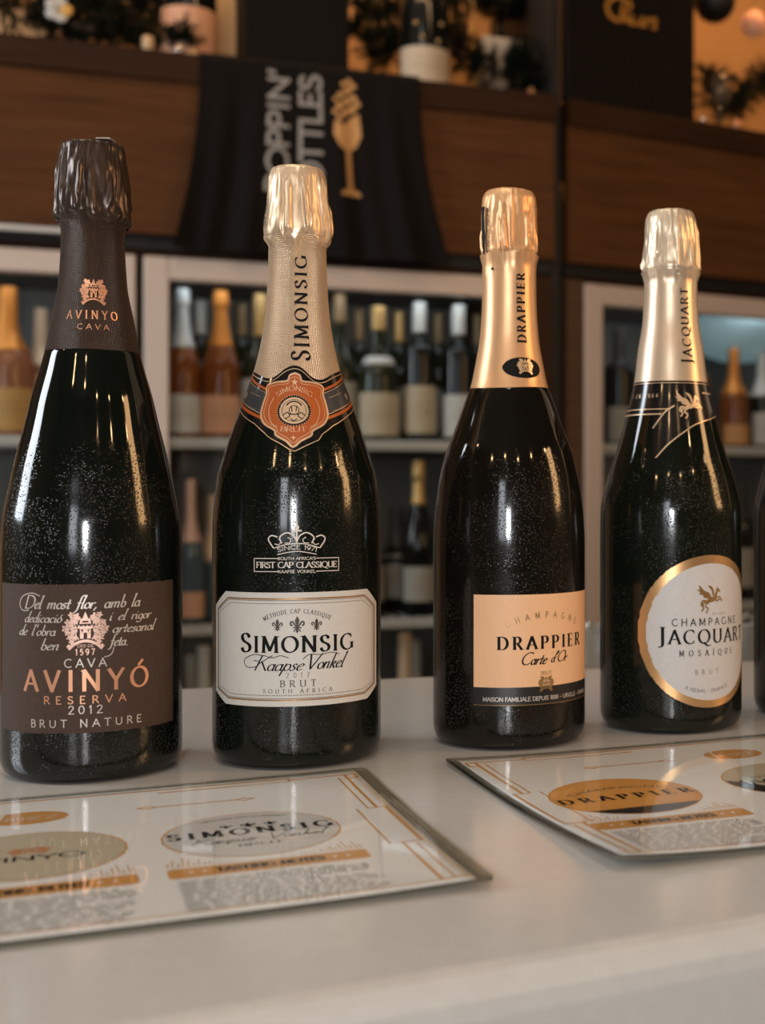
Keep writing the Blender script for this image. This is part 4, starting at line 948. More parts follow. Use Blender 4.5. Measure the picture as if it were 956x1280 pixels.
def small_bottle(label, pos, rz=0, h=.30, r=.0385, glass='black', cap='silver', cap_h=.085, lab='white', lz=(.03, .12), shape='bordeaux', group=None, neck_label=None, arcw=75):
    t = thing('wine_bottle', label, 'bottle', pos, rz, group)
    sh = {'bordeaux': [(0, 1), (.60, 1), (.66, .95), (.70, .72), (.725, .46), (.76, .38), (1, .36)], 'burgundy': [(0, 1), (.46, 1), (.54, .9), (.63, .60), (.72, .40), (.80, .36), (1, .34)], 'champagne': [(0, 1), (.42, 1), (.50, .95), (.60, .74), (.70, .50), (.80, .38), (.88, .34), (.885, .42), (1, .38)]}[shape]
    P = [(a*h, b*r) for a, b in sh]
    zc = h-cap_h
    pr = [(.006, .001), (.001, r*.82), (.0005, r*.9), (.004, r)]; z = .01
    while z < h-.002: pr.append((z, pch(z, P)-(.0006 if z > zc else 0))); z += .006
    pr.append((h-.002, pch(h, P)-.002)); MB().lathe(pr, 28).build('glass_body', GLS[glass], t, True)
    pr = []; z = zc
    while z < h: pr.append((z, pch(z, P)+.0009)); z += .005
    pr += [(h, pch(h, P)+.0007), (h+.001, pch(h, P)*.8)]
    MB().lathe(pr, 28).build('capsule', FO[cap], t, True)
    if lab:
        sf = surf_of(P, r*1000); s = MB(); n = 18; V = []; F = []
        for i in range(n+1):
            u = -r*1000*radians(arcw)+2*r*1000*radians(arcw)*i/n
            for j in range(5): V.append(sf(u, 1000*(lz[0]+(lz[1]-lz[0])*j/4), .5))
        for i in range(n):
            for j in range(4): q = i*5+j; F.append((q, q+5, q+6, q+1))
        l = obj('paper_label', V, F, LB[lab], t, True)
        k = Ink(); m_ = (lz[0]+lz[1])*500
        if lz[1]-lz[0] > .05:
            k.line([(-r*500, m_+12), (r*500, m_+12)], 1.5, mx=4); k.line([(-r*650, m_-2), (r*650, m_-2)], 2.2, mx=4); k.line([(-r*400, m_-14), (r*400, m_-14)], 1.2, mx=4); k.build('label_print', FO['dim_gold'], l, sf, .8)
    if neck_label:
        z0, z1 = neck_label; pr = [(z, pch(z, P)+.0008) for z in (z0, (z0*2+z1)/3, (z0+2*z1)/3, z1)]
        MB().lathe(pr, 24).build('neck_label', LB['white'], t, True)  # plain white ring around the shoulder
    return t
SH = .2405           # top of the upper shelf rods
def on(F, px, d, z, label, **k):
    p = F.w(F.u(px, d), d, z); return small_bottle(label, p, F.a, **k)
G1 = 'bottles on the upper shelf of the middle fridge'
on(A, 228, .12, SH, 'amber bottle with silver white capsule and white label, first on the fridge shelf', h=.29, r=.034, glass='amber', cap='silver', cap_h=.115, lab='white', lz=(.012, .085), shape='champagne', group=G1)
on(A, 276, .12, SH, 'dark bottle with bright orange capsule and cream label, second on the fridge shelf', h=.29, r=.037, glass='amber', cap='orange', cap_h=.11, lab='blush', lz=(.012, .085), shape='champagne', group=G1)
on(A, 325, .13, SH, 'olive bottle with gold capsule mostly hidden behind the eight-sided label bottle', h=.29, r=.037, glass='olive', cap='gold', shape='burgundy', group=G1)
on(A, 372, .13, SH, 'black bottle hidden behind the eight-sided label bottle neck', h=.29, r=.037, cap='black', group=G1)
on(A, 424, .14, SH, 'dark bottle with dim gold capsule right beside the orange neck shield', h=.30, r=.037, glass='olive', cap='dim_gold', cap_h=.06, lab='grey', shape='burgundy', group=G1)
on(A, 473, .12, SH, 'burgundy shaped bottle with gold capsule, white shoulder ring and wide cream label', h=.275, r=.0415, glass='olive', cap='gold', cap_h=.05, lab='cream', lz=(.012, .098), shape='burgundy', group=G1, neck_label=(.155, .172))
on(A, 524, .12, SH, 'slim black bottle with tall white capsule and cream label in the fridge', h=.287, r=.034, cap='white', cap_h=.062, lab='cream', lz=(.018, .115), shape='bordeaux', group=G1)
on(A, 573, .12, SH, 'black bottle with white capsule and pale label beside the third bottle', h=.285, r=.036, cap='white', cap_h=.062, lab='white', lz=(.012, .098), shape='bordeaux', group=G1)
on(A, 622, .12, SH, 'dark bottle behind the peach label bottle shoulder', h=.285, r=.036, cap='black', lab='grey', group=G1)
for i, (px, c) in enumerate(((250, 'white'), (302, 'dim_gold'), (448, 'dim_gold'), (498, 'gold'), (548, 'dim_gold'), (598, 'dim_gold'))):
    on(A, px, .27, SH, ['back row bottle with white capsule between the amber and orange topped bottles', 'back row bottle with brass capsule just right of the orange capsule', 'back row bottle with brass capsule left of the gold capped bottle', 'back row bottle with gold capsule between cream labelled bottles', 'back row bottle with brass capsule between the two white capsules', 'back row bottle with brass capsule near the third bottle neck'][i], h=.29, r=.037, glass='olive', cap=c, cap_h=.07, lab='grey', shape='burgundy', group='back row bottles in the middle fridge')
SL = -.1125
G2 = 'bottles on the lower shelf of the middle fridge'
def leaning(px, d, label, rz, tilt, **k):
    p = A.w(A.u(px, d), d, SL); t = small_bottle(label, p, A.a, **k); t.rotation_euler = (0, tilt, A.a); return t
on(A, 238, .10, SL, 'pink necked bottle with black stopper on the lower fridge shelf', h=.275, r=.026, glass='blue_grey', cap='pink', cap_h=.12, lab='blush', lz=(.012, .06), shape='burgundy', group=G2)
on(A, 266, .16, SL, 'peach necked bottle standing beside the pink necked one on the lower shelf', h=.245, r=.028, glass='blue_grey', cap='peach', cap_h=.13, lab=None, shape='burgundy', group=G2)
on(A, 320, .13, SL, 'dark bottle on the lower fridge shelf hidden behind the pale label bottle', h=.27, r=.036, glass='black', group=G2)
on(A, 458, .14, SL, 'dark bottle with brass capsule on the lower shelf, right of the pale label bottle', h=.22, r=.036, glass='olive', cap='dim_gold', lab='grey', shape='burgundy', group=G2)
on(A, 497, .20, SL, 'dark bottle with faint grey label in the middle of the lower fridge shelf', h=.22, r=.038, glass='black', cap='black', lab='grey', shape='burgundy', group=G2)
on(A, 523, .10, SL, 'bottle with silver tip and gold neck on the lower fridge shelf', h=.315, r=.034, glass='black', cap='gold', cap_h=.09, lab='grey', lz=(.03, .10), shape='champagne', group=G2)
tp_ = on(A, 558, .12, SL, 'dark bottle on the lower shelf touching the third bottle outline', h=.25, r=.036, glass='black', cap='black', lab='grey', group=G2)
SB = -.4845
G3 = 'bottles on the third shelf of the middle fridge'
for px, c, hh in ((236, 'silver', .30), (254, 'white', .325), (506, 'peach', .335), (518, 'silver', .31)):
    on(A, px, .10 if px in (254, 506) else .20, SB, {236: 'bottle tip with silver capsule at the foot of the fridge left of the white one', 254: 'bottle tip with white capsule just over the counter edge', 506: 'bottle tip with peach white capsule over the counter edge between two big bottles', 518: 'bottle tip with silver capsule behind the peach white one'}[px], h=hh, r=.036, glass='olive', cap=c, cap_h=.10, lab='grey', shape='burgundy', group=G3)
# left fridge: bottles put in for golden blurred reflections on its glass
G4 = 'bottles put in for golden reflections in the left fridge'
on(A, 10, .14, SH, 'gold capped amber bottle at the left edge of the left fridge', h=.28, r=.046, glass='rose', cap='orange', cap_h=.12, lab='gold', lz=(.012, .09), shape='burgundy', group=G4)
on(A, 52, .20, SH, 'peach capped rose bottle in the left fridge beside the brown foil neck', h=.25, r=.036, glass='rose', cap='peach', cap_h=.11, lab='blush', lz=(.012, .12), shape='burgundy', group=G4)
on(A, 100, .14, SH, 'amber bottle hidden behind the brown foil neck', h=.27, r=.040, glass='amber', cap='gold', lab='cream', shape='burgundy', group=G4)
# right fridge
G5 = 'bottles on the upper shelf of the right fridge'
on(B, 774, .14, SH, 'dark bottle with dim label at the left of the right fridge', h=.26, r=.036, glass='black', cap='black', lab='grey', lz=(.01, .085), group=G5)
on(B, 820, .14, SH, 'olive bottle hidden behind the fourth bottle shoulder', h=.26, r=.036, glass='olive', cap='black', lab='grey', lz=(.01, .085), group=G5)
on(B, 868, .18, SH, 'amber bottle half hidden by the fourth bottle neck band', h=.25, r=.036, glass='amber', cap='dim_gold', lab='grey', lz=(.01, .085), group=G5)
on(B, 917, .14, SH, 'amber bottle with copper capsule and orange label in the right fridge', h=.235, r=.036, glass='amber', cap='orange', cap_h=.11, lab='orange', lz=(.01, .055), shape='burgundy', group=G5)
on(B, 953, .14, SH, 'bottle with white capsule and white label at the right edge of the right fridge', h=.235, r=.036, glass='black', cap='white', cap_h=.11, lab='white', lz=(.01, .085), shape='burgundy', group=G5)
on(B, 925, .12, SL, 'dark bottle on the lower shelf of the right fridge', h=.27, r=.036, glass='black', cap='black', lab='grey', group=None)
# glowing dome put in for a lamp reflection on the right door glass
dm = thing('reflection_dome', 'glowing pale blue dome standing in for a lamp reflection at the top of the right fridge', 'lamp', B.w(B.u(925, .22), .22, .552), B.a)
MB().lathe([(-.098, .02), (-.094, .05), (-.082, .085), (-.062, .115), (-.035, .138), (-.006, .15), (0, .15)], 40).build('shade', mat('pale_blue_glow', (.30, .40, .42), .35, em=.22, ecol=(.45, .68, .75)), dm, True)
MB().lathe([(.0, .12), (.001, .12)], 24).build('dome_plate', M['steel'], dm)
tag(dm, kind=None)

# ledge behind the counter and crumpled clear wrapping on it
lg = thing('service_ledge', 'low steel ledge running behind the white counter', 'ledge', (0, 0, FLOOR))
qa = BA-bd*.6+Vector((-bd.y, bd.x))*.10; qb = BA+bd*1.7+Vector((-bd.y, bd.x))*.10; off = Vector((-bd.y, bd.x))*.30
def slab(p, q, of, z0, z1): return MB().add([(v.x, v.y, z) for z in (z0, z1) for v in (p, q, q+of, p+of)], [(3, 2, 1, 0), (4, 5, 6, 7), (0, 1, 5, 4), (1, 2, 6, 5), (2, 3, 7, 6), (3, 0, 4, 7)])
slab(qa, qb, off, .93, .955).build('ledge_top', M['steel'], lg); slab(qa+off*.05, qb+off*.05, off*.85, 0, .93).build('ledge_base', M['black'], lg)
wrap = clear_pane('clear_wrap', (.86, .90, .91), .12, 1.6, .32, (.55, .60, .60))
def bag(px, Zd, w, h, label, seed):
    x = (px-CX)/FPX*Zd; t = thing('plastic_bag', label, 'bag', (x, Zd, -.145), .3)
    n, m = 26, 14; V = []; F = []
    for j in range(m+1):
        t_ = j/m
        for i in range(n):
            a = 2*pi*i/n; r = (1-.35*t_*t_)*(1+.28*noise.noise(Vector((cos(a)*2, sin(a)*2, t_*4+seed))))
            if j == 0: r *= .7
            V.append((w*r*cos(a), w*.6*r*sin(a), h*t_+.008*noise.noise(Vector((cos(a)*3, sin(a)*3, seed)))*(1 if j else 0)))
    for j in range(m):
        for i in range(n): F.append((j*n+i, j*n+(i+1) % n, (j+1)*n+(i+1) % n, (j+1)*n+i))
    F.append(tuple(range(n-1, -1, -1))); F.append(tuple(m*n+i for i in range(n)))
    obj('crumpled_film', V, F, wrap, t, False)
    MB().tube([(-w*.4, 0, h), (-w*.1, 0, h+.008), (w*.1, .004, h+.004), (w*.35, 0, h+.01)], .004, 6).build('gathered_top', wrap, t)
bag(741, 1.26, .040, .150, 'crumpled clear plastic bag behind the gap between the third and fourth bottles', 3)
bag(938, 1.36, .045, .150, 'crumpled clear plastic bag behind the gap right of the fourth bottle', 8)

# ------------------------------------------------------------------ banner hanging over the fascia
def banner():
    (ul, zt), (ur, _) = A.uz(250, 72, -.02), A.uz(524, 110, -.02); zb = A.uz(400, 322, -.02)[1]
    t = thing('cloth_banner', 'dark cloth banner with grey vertical lettering and golden glass hanging over the cabinet shelf', 'banner', A.w(ul, 0, TOP), A.a)
    w = ur-ul; H = TOP-zb
    def depth(x, z):
        k = min(1, max(0, -z/H)); q = x/w
        return -.020-k*(.012+.010*sin(q*23+1.5*k)+.006*sin(q*51+2)+.006*noise.noise(Vector((q*5, k*3, 0))))*(1-.75*math.exp(-((q-.45)/.16)**2))
    def P(x, z, l=0): 
        k = min(1, max(0, -z/H)); xx = x+(x/w-.45)*.055*k*k*2
        return (xx, depth(x, z)-l, z)
    V = []; F = []; n, m = 110, 30
    for side in (0, 1):
        for i in range(n+1):
            x = w*i/n
            rowz = [(.16, .004), (.08, .004), (.0, .004)]
            V.append((x, .16, .004+.002*side)); V.append((x, .06, .004+.002*side)); V.append((x, -.012, .004+.002*side))
            for j in range(m+1): 
                p = P(x, -H*j/m); V.append((p[0], p[1]-.002*side, p[2]+(.002 if side and j == 0 else 0)))
    k = m+4; o = (n+1)*k
    for i in range(n):
        for j in range(k-1):
            q = i*k+j; F.append((q, q+1, q+k+1, q+k)); F.append((o+q, o+q+k, o+q+k+1, o+q+1))
        for e in (0, k-1): q = i*k+e; F.append((q, q+k, o+q+k, o+q))
    for i in (0, n):
        for j in range(k-1): q = i*k+j; F.append((q, q+1, o+q+1, o+q))
    cl = mat('dark_cloth', (.012, .010, .009), .95, spec=.1); vv = coords(cl); bump(cl, noise_n(cl, vv, 300, 2), .3, .001)
    obj('cloth', V, F, cl, t, True)
    sf = lambda u, v, l: P(u/1000, v/1000, (l+2.6)/1000)
    def U(px, py): a = A.uz(px, py, -.03); return ((a[0]-ul)*1000, (a[1]-TOP)*1000)
    k = Ink()
    ux0, vb = U(337, 240); ux1, vt = U(361, 86)
    k.text("POPPIN'", 0, vt-vb, 0, ux1-ux0, nib=(.10, .10, 0), T=lambda x, y: (ux1-y, vb+x), mx=12)
    vx0, wb = U(376, 254); vx1, wt = U(401, 93)
    k.text("BOTTLES", 0, wt-wb, 0, vx1-vx0, nib=(.10, .10, 0), T=lambda x, y: (vx1-y, wb+x), mx=12)
    k.build('grey_lettering', mat('grey_banner_print', (.36, .345, .33), .8), t, sf, .3)
    k = Ink(); cx_, _ = U(433, 170); y = lambda q: U(433, q)[1]; S_ = (U(450, 170)[0]-U(416, 170)[0])/2
    k.fill([[(cx_-S_*.9, y(150)), (cx_-S_, y(168)), (cx_-S_*.6, y(182)), (cx_-S_*.14, y(189)), (cx_-S_*.12, y(234)), (cx_-S_*.7, y(241)), (cx_-S_*.7, y(244)), (cx_+S_*.7, y(244)), (cx_+S_*.7, y(241)), (cx_+S_*.12, y(234)), (cx_+S_*.14, y(189)), (cx_+S_*.6, y(182)), (cx_+S_, y(168)), (cx_+S_*.9, y(140)), (cx_+S_*.3, y(146)), (cx_-S_*.2, y(156))]], 3, 20)
    rr = random.Random(2)
    for (a, b, r) in ((-.5, 147, 6), (-.1, 140, 7), (.4, 135, 8), (-.5, 132, 7), (0, 126, 7), (.5, 121, 7), (-.4, 118, 6), (.1, 112, 7), (.5, 106, 6), (-.2, 104, 5), (.8, 128, 6), (-.85, 140, 5), (.2, 100, 5), (-.8, 124, 4)):
        k.fill([ell(cx_+a*S_, y(b), r, r, 12)], 2, 20)
    k.build('golden_glass_print', mat('gold_banner_print', (.62, .34, .13), .5, .2), t, sf, .35)
banner()

# ------------------------------------------------------------------ things on top of the cabinets
needle = mat('fir_needles', (.006, .011, .007), .8, spec=.1); twig = mat('twig', (.05, .03, .015), .8)
def garland(F, pts, label, seed, dens=1.0, L=.045):
    """branch through (px, py, depth) points"""
    rr = random.Random(seed); pw = []
    for (px, py, d) in pts:
        u, z = F.uz(px, py, d); pw.append(Vector(F.w(u, d, z)))
    o = Vector((pw[0].x, pw[0].y, TOP)); t = thing('fir_garland', label, 'garland', tuple(o), 0)
    pl = [p-o for p in pw]; sm = []
    for i in range(len(pl)-1):
        for j in range(8): sm.append(pl[i].lerp(pl[i+1], j/8))
    sm.append(pl[-1])
    st_ = MB(); st_.tube(sm, .004, 6); V = []; Fc = []
    for i in range(len(sm)-1):
        ax = (sm[i+1]-sm[i]); ln = ax.length; ax = ax.normalized(); c = max(1, int(ln*190*dens))
        for _ in range(c):
            s0 = sm[i].lerp(sm[i+1], rr.random()); d = Vector((rr.gauss(0, 1), rr.gauss(0, 1), rr.gauss(0, .8)+.15)); d = (d-ax*d.dot(ax)*.4).normalized()
            tl = rr.uniform(.5, 1.25)*L
            if s0.z+d.z*tl < .004: d.z = abs(d.z)
            st_.tube([s0, s0+d*tl], [.0014, .0006], 3, False)
            for q in range(26):
                e = s0+d*tl*(q+1)/26; nd = (d+Vector((rr.gauss(0, 1), rr.gauss(0, 1), rr.gauss(0, 1)))*.75).normalized(); sd = nd.orthogonal().normalized()*.0019; nl = rr.uniform(.016, .030)
                e2 = e+nd*nl
                if e2.z < .001: e2.z = .001
                k = len(V); V += [tuple(e-sd), tuple(e+sd), tuple(e2)]; Fc.append((k, k+1, k+2))
    st_.build('branches', twig, t); tag(obj('needles', V, Fc, needle, t), kind='stuff')
    return t
garland(A, [(-10, 10, .10), (40, 8, .14), (90, 30, .12), (130, 40, .10), (165, 40, .10), (200, 50, .12)], 'dark fir garland lying on the shelf at the upper left', 1, 1.8, .055)
garland(A, [(90, 12, .22), (130, 12, .2), (175, 16, .2), (205, 10, .22)], 'upper strand of dark fir garland behind the little candle', 2, 1.8, .055)
garland(A, [(60, 25, .2), (100, 45, .2), (140, 30, .22), (180, 55, .2), (208, 40, .2)], 'low strand of dark fir garland against the wall at the upper left', 21, 2.2, .06)
garland(A, [(75, -8, .24), (120, 2, .26), (160, -4, .24), (215, 0, .26)], 'top strand of dark fir garland at the upper left edge', 22, 2.2, .06)
garland(A, [(434, 0, .22), (470, 20, .24), (500, 8, .26), (560, 0, .26), (600, -10, .26)], 'dark fir garland behind the cream label bottle', 23, 2.4, .06)
garland(A, [(200, 30, .03), (222, 46, .03), (238, 56, .02)], 'short fir sprig in front of the orange label bottle', 12, 1.2, .03)
garland(A, [(432, 20, .14), (455, 50, .10), (485, 70, .14), (500, 40, .24)], 'dark fir garland left of the cream label bottle', 3, 2.0, .055)
garland(A, [(560, 30, .2), (575, 60, .14), (600, 80, .08), (635, 98, .06), (652, 100, .06), (655, 70, .12)], 'dark fir garland curving along the shelf right of the cream label bottle', 4, 1.8, .045)
garland(A, [(640, 70, .04), (650, 62, .04), (656, 66, .04)], 'small fir tip curling over the white card', 5, 1.5, .022)
garland(B, [(885, 110, .08), (900, 140, .10), (925, 122, .14), (960, 95, .20)], 'dark fir garland rising to the right edge by the glass', 6, 1.6, .045)
garland(B, [(885, 108, .10), (882, 88, .12), (905, 100, .18)], 'thin fir sprig beside the wine glass', 7, 1.0, .03)

def shelf_box(F, px0, px1, py0, d, dep, label, mt, name='gift_box', cat='box', py1=None, lid=None):
    u0, z1 = F.uz(px0, py0, d); u1 = F.u(px1, d)
    t = thing(name, label, cat, F.w(u0, d, TOP), F.a); h = z1-TOP; w = u1-u0
    MB().box(0, w, 0, dep, .0, h*.86, .002).build('body', mt, t); MB().box(-.0015, w+.0015, -.0015, dep+.0015, h*.86, h, .002).build('lid', lid or mt, t); return t
cream = mat('cream_board', (.62, .42, .24), .7); white_b = mat('white_board', (.62, .58, .52), .6); blk = mat('black_board', (.006, .004, .0035), .7, spec=.15)
shelf_box(A, -40, 57, 4, .26, .10, 'tan box at the upper left corner behind the garland', cream)
shelf_box(A, 305, 436, -60, .02, .20, 'tall black box standing above the banner', blk)
shelf_box(A, 604, 651, 44, .16, .06, 'small white box under the dark stemmed glass', white_b)
# orange label bottle, cream label bottle with fairy light glints
def shelf_bottle(px, d, label, r, h, lz, lab, glass='black', glints=False):
    p = A.w(A.u(px, d), d, TOP); t = small_bottle(label, p, A.a, h=h, r=r, glass=glass, cap='black', lab=lab, lz=lz, shape='champagne', arcw=80)
    if glints:
        for (dx, z) in ((-.026, .125), (.025, .128), (-.014, .096), (.018, .092)):
            a = math.asin(dx/r); rr = pch(z, [(0, r), (.42*h, r), (.5*h, .95*r), (.6*h, .74*r), (.7*h, .5*r), (h, .36*r)])
            rr = max(rr, abs(dx)+.001); MB().ball((dx, -sqrt(max(rr*rr-dx*dx, 1e-6)), z), .0048, 10, 6).build('gold_glint', FO['gold'], t, True)  # gold balls stand in for fairy lights mirrored in the glass
    return t
shelf_bottle(236, .12, 'big dark bottle with a glowing orange label on the shelf left of the tan post', .052, .36, (.012, .118), 'blush')
shelf_bottle(530, .07, 'black bottle with cream label and four gold glints on the shelf', .050, .40, (.008, .080), 'cream', glints=True)
# candle, post, flower, beads, glass, baubles
def shelf_pt(F, px, d, z=TOP): return F.w(F.u(px, d), d, z)
c = thing('candle', 'little cream candle on the shelf in front of the garland', 'candle', shelf_pt(A, 185, .02)); MB().lathe([(0, .0105), (.030, .0105), (.033, .009)], 20).build('wax', mat('wax', (.72, .50, .30), .5), c, True); MB().tube([(0, 0, .032), (.0006, 0, .040)], .0008, 5).build('wick', M['black'], c)
w_ = thing('wooden_pillar', 'tan wooden pillar behind the shelf lit by warm light', 'pillar', shelf_pt(A, 287, .20), A.a); MB().box(-.026, .026, 0, .05, 0, .6, .002).build('shaft', cream, w_); MB().box(-.032, .032, -.006, .056, .6, .62, .002).build('capital', cream, w_)
fl_ = thing('silk_flower', 'small white and yellow flower on the garland at the upper left', 'flower', A.w(A.u(73, .05), .05, TOP), A.a)
zf_ = A.uz(73, 13, .05)[1]-TOP
MB().tube([(0, .02, .002), (.003, .008, zf_*.6), (0, 0, zf_)], .0016, 6).build('stem', twig, fl_)
for i in range(5):
    a = 2*pi*i/5; m_ = MB(); m_.lathe([(-.001, .001), (0, .012), (.0015, .010), (.002, .001)], 12)
    o_ = m_.build('petal', mat('petal', (.62, .62, .60), .5) if i else mat('petal_yellow', (.75, .45, .12), .5), fl_, True); o_.location = (.013*cos(a), -.004, zf_+.013*sin(a)); o_.rotation_euler = (pi/2+.3*sin(a), .3*cos(a), 0)
def bead(F, px, py, d, r, label, mt, rest=True):
    u, z = F.uz(px, py, d); t = thing('bead', label, 'ornament', F.w(u, d, TOP if rest else z), F.a, None)
    MB().ball((0, 0, r), r, 14, 9).build('ball', mt, t, True); MB().tube([(0, 0, 2*r-.0004), (0, 0, 2*r+.003)], .0015, 6).build('cap', FO['gold'], t)
silver = mat('silver_ball', (.75, .74, .72), .12, 1); warmball = mat('peach_ball', (.80, .38, .20), .25, .4)
bead(A, 224, 66, .0, .008, 'shiny silver bead on the shelf edge left of the banner', silver)
bead(A, 242, 70, .0, .006, 'smaller dark gold bead beside the silver bead', FO['gold'])
bead(B, 878, 150, .0, .008, 'silver bead on the shelf edge right of the black sign', silver)
bead(B, 921, 156, .01, .012, 'peach bead at the garland foot on the right', warmball)
bead(A, 560, 96, .10, .020, 'amber ball half sunk in the garland beside the cream label bottle', mat('amber_ball', (.45, .20, .06), .4))
bead(A, 664, 78, .03, .010, 'peach ball by the small fir tip', warmball)
def glass_(F, px, d, label, h, r, mt, ft, k=1):
    t = thing('wine_glass', label, 'glass', shelf_pt(F, px, d), 0); MB().lathe([(0, .030*k), (.0015, .030*k), (.004, .004)], 28).build('foot', mt, t, True); MB().tube([(0, 0, .003), (0, 0, h*.5)], .0036, 10).build('stem', mt, t, True)
    MB().lathe([(h*.5, .003), (h*.54, r*.55), (h*.62, r*.92), (h*.72, r), (h*.85, r*.93), (h, r*.80)], 28).build('bowl', ft, t, True)
clear = clear_pane('drinking_glass', (.90, .90, .88), .02, 1.6, .08)
p_ = thing('wine_glass', 'dark stemmed goblet standing on the small white box', 'glass', A.w(A.u(625, .19), .19, A.uz(604, 44, .16)[1]+.0005))
MB().lathe([(0, .024), (.0015, .024), (.004, .005)], 28).build('foot', GLS['black'], p_, True); MB().tube([(0, 0, .003), (0, 0, .052)], .0075, 10).build('stem', GLS['black'], p_, True); MB().lathe([(.050, .006), (.056, .035), (.066, .054), (.10, .060), (.14, .052)], 28).build('bowl', GLS['black'], p_, True)
glass_(B, 900, .05, 'clear wine glass with a bright glint beside the black sign', .13, .024, clear, clear)
def bauble(px, py, d, r, label, mt, cord_top=1.45):
    u, z = B.uz(px, py, d); t = thing('hanging_bauble', label, 'ornament', B.w(u, d, z), B.a); MB().ball((0, 0, 0), r, 24, 16).build('ball', mt, t, True); MB().lathe([(r-.002, .008), (r+.008, .008)], 12).build('cap', FO['gold'], t); MB().tube([(0, 0, r+.006), (0, 0, 1.85-z)], .0008, 5).build('cord', M['black'], t)
bauble(893, 2, .10, .048, 'dark round bauble hanging at the top right', mat('dark_bauble', (.012, .011, .010), .5))
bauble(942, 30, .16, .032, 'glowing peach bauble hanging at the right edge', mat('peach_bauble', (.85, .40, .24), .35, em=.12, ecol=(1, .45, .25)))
g_ = thing('gold_cone', 'slim golden cone ornament among the garland right of the cream label bottle', 'ornament', shelf_pt(A, 592, .22)); hc = A.uz(592, 5, .22)[1]-TOP
MB().lathe([(0, .012), (.006, .014), (hc, .002)], 16).build('cone', FO['gold'], g_, True); MB().ball((0, 0, hc+.005), .006).build('tip', FO['gold'], g_, True)

# black sign with gold script
def sign():
    d = -.004; u0 = B.u(709, d); u1 = B.u(868, d); t = thing('sign_board', 'large black sign board with golden script leaning on the right cabinet', 'sign', B.w(u0, -.004, TOP), B.a)
    z0 = 0.0; w = u1-u0; MB().box(0, w, 0, .03, z0, .46, .002).build('board', blk, t)
    q = lambda px, py: tuple((B.uz(px, py, -.004)[i]-(u0, TOP)[i])*1000 for i in (0, 1))
    sf = lambda u, v, l: (u/1000, -l/1000, v/1000)
    k = Ink(); x0, y0 = q(774, 26); x1, y1 = q(822, 22)
    k.text('R', x0-3, x0+24, y0, 44, nib=(.12, .06, .7), shear=.3, mx=8); k.text('un', x0+22, x1, y0, 42, nib=(.13, .06, .7), shear=.2, mx=8)
    a, b = q(760, 10); k.line(C_([(a+42, b+28), (a+18, b+26), (a-2, b+8), (a+2, b-12), (a+22, b-22), (a+40, b-14), (a+48, b+4)]), 9, mx=8)
    k.build('gold_script', mat('gold_script', (.62, .28, .05), .45, .3), t, sf, .6)
sign()

# ------------------------------------------------------------------ the room
def struct(name, mb, mt): o = mb.build(name, mt); tag(o, kind='structure'); return o
X0, X1, Y0, Y1, ZC = -2.75, 3.1, -2.6, 4.6, 1.85
struct('floor', MB().box(X0-.1, X1+.1, Y0-.1, Y1+.1, FLOOR-.05, FLOOR), speckled('dark_floor', (.05, .04, .033), (.08, .06, .05), 6, .4, 0))
struct('ceiling', MB().box(X0-.1, X1+.1, Y0-.1, Y1+.1, ZC, ZC+.05), mat('ceiling_paint', (.30, .25, .20), .8))
bw = MB()
def wall_seg(p, q, z0, z1, th): 
    p, q = Vector(p[:2]), Vector(q[:2]); d = (q-p).normalized(); n = Vector((-d.y, d.x))*th; return MB().add([(v.x, v.y, z) for z in (z0, z1) for v in (p, q, q+n, p+n)], [(3, 2, 1, 0), (4, 5, 6, 7), (0, 1, 5, 4), (1, 2, 6, 5), (2, 3, 7, 6), (3, 0, 4, 7)])
kA = A.w(A.u(697), .47); k2 = B.w(B.u(709), .47); mid = ((kA[0]+k2[0])/2, (kA[1]+k2[1])/2+.03)
w1 = wall_seg(A.w(-1.62, .47), mid, FLOOR, ZC, .06); o = w1.build('wall_back', M['wall']); tag(o, kind='structure')
w2 = wall_seg(mid, B.w(1.62, .47), FLOOR, ZC, .06); o = w2.build('wall_back_right', M['wall']); tag(o, kind='structure')
beige = mat('side_wall_paint', (.34, .27, .20), .8)
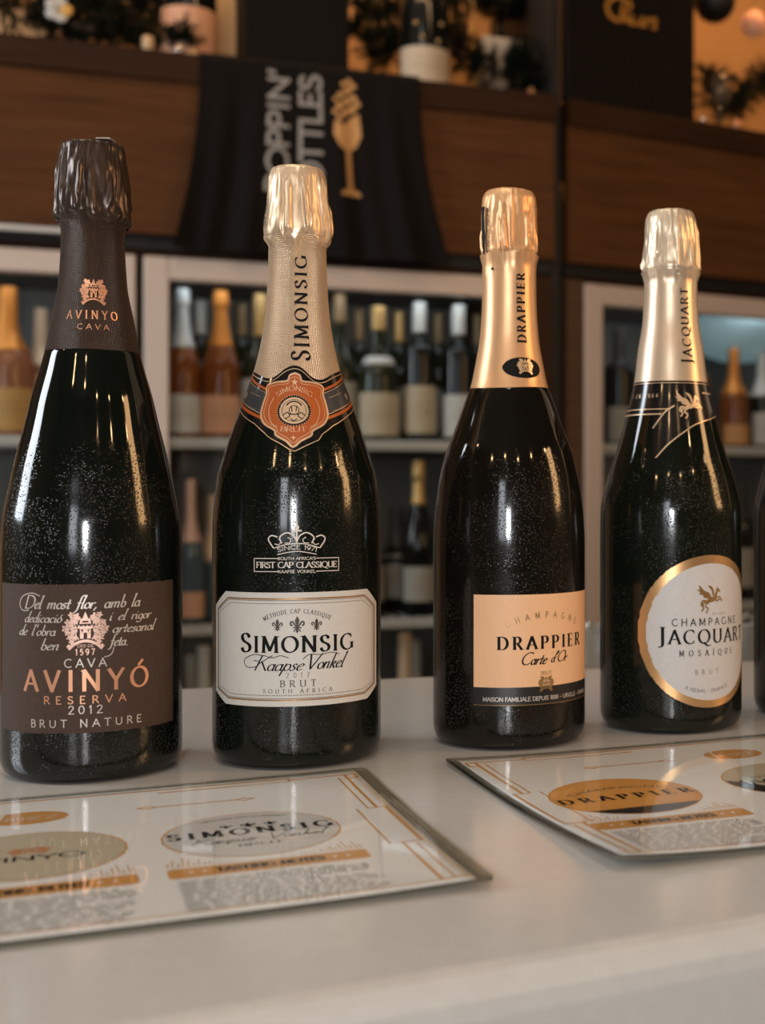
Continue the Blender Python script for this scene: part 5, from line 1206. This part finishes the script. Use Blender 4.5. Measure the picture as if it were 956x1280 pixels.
# left wall with a window opening
yA, yB, za, zb_ = .12, .98, .32, 1.58
m = MB(); m.box(X0-.08, X0, Y0, yA, FLOOR, ZC); m.box(X0-.08, X0, yB, Y1, FLOOR, ZC); m.box(X0-.08, X0, yA, yB, FLOOR, za); m.box(X0-.08, X0, yA, yB, zb_, ZC); struct('wall_left', m, beige)
m = MB()
for (a, b, c1, d1) in ((yA, yA+.04, za, zb_), (yB-.04, yB, za, zb_), (yA, yB, za, za+.04), (yA, yB, zb_-.04, zb_), ((yA+yB)/2-.015, (yA+yB)/2+.015, za, zb_)): m.box(X0-.05, X0+.01, a, b, c1, d1)
struct('window_1', m, M['black'])
sky = mat('sky_light', (0, 0, 0), .5, em=2.2, ecol=(.80, .90, 1.0))
wp = MB().box(X0-.045, X0-.04, yA+.04, yB-.04, za+.04, zb_-.04).build('pane', sky, bpy.data.objects['window_1'])
xa, xb, zc, zd = -.75, -.15, .1, 1.4
m = MB(); m.box(X0, xa, Y0-.08, Y0, FLOOR, ZC); m.box(xb, X1, Y0-.08, Y0, FLOOR, ZC); m.box(xa, xb, Y0-.08, Y0, FLOOR, zc); m.box(xa, xb, Y0-.08, Y0, zd, ZC); struct('wall_front', m, beige)
m = MB()
for (a, b, c1, d1) in ((xa, xa+.04, zc, zd), (xb-.04, xb, zc, zd), (xa, xb, zc, zc+.04), (xa, xb, zd-.04, zd)): m.box(a, b, Y0-.05, Y0+.01, c1, d1)
struct('window_2', m, M['black'])
MB().box(xa+.04, xb-.04, Y0-.045, Y0-.04, zc+.04, zd-.04).build('pane', sky, bpy.data.objects['window_2'])
struct('wall_right', MB().box(X1, X1+.08, Y0, Y1, FLOOR, ZC), beige)
struct('wall_rear', MB().box(X0, X1, Y1, Y1+.08, FLOOR, ZC), beige)
# warm pendant lamps on the guests' side, mirrored in the bottle shoulders
bulb = mat('bulb_glow', (1, .8, .5), .5, em=60, ecol=(1.0, .62, .30)); shade_m = mat('lamp_shade', (.03, .025, .02), .4, .5)
for i, (x, y, z) in enumerate(((-.75, -.55, 1.05), (-.15, -.75, 1.15), (.45, -.6, 1.05), (1.05, -.3, 1.1), (1.35, .45, 1.0), (-1.35, .1, 1.15))):
    t = thing('pendant_lamp', 'black pendant lamp with warm bulb hanging '+('behind the camera at the far left', 'behind the camera over the left card', 'behind the camera over the right card', 'right of the camera', 'to the right of the last bottle', 'left of the leftmost bottle')[i], 'lamp', (x, y, z), 0, 'pendant lamps over the guests side')
    MB().ball((0, 0, 0), .030, 16, 10).build('bulb', bulb, t, True); MB().lathe([(.012, .075), (.04, .06), (.075, .025), (.09, .012)], 24).build('lamp_shade', shade_m, t, True); MB().tube([(0, 0, .085), (0, 0, ZC-z)], .003, 6).build('cord', M['black'], t)
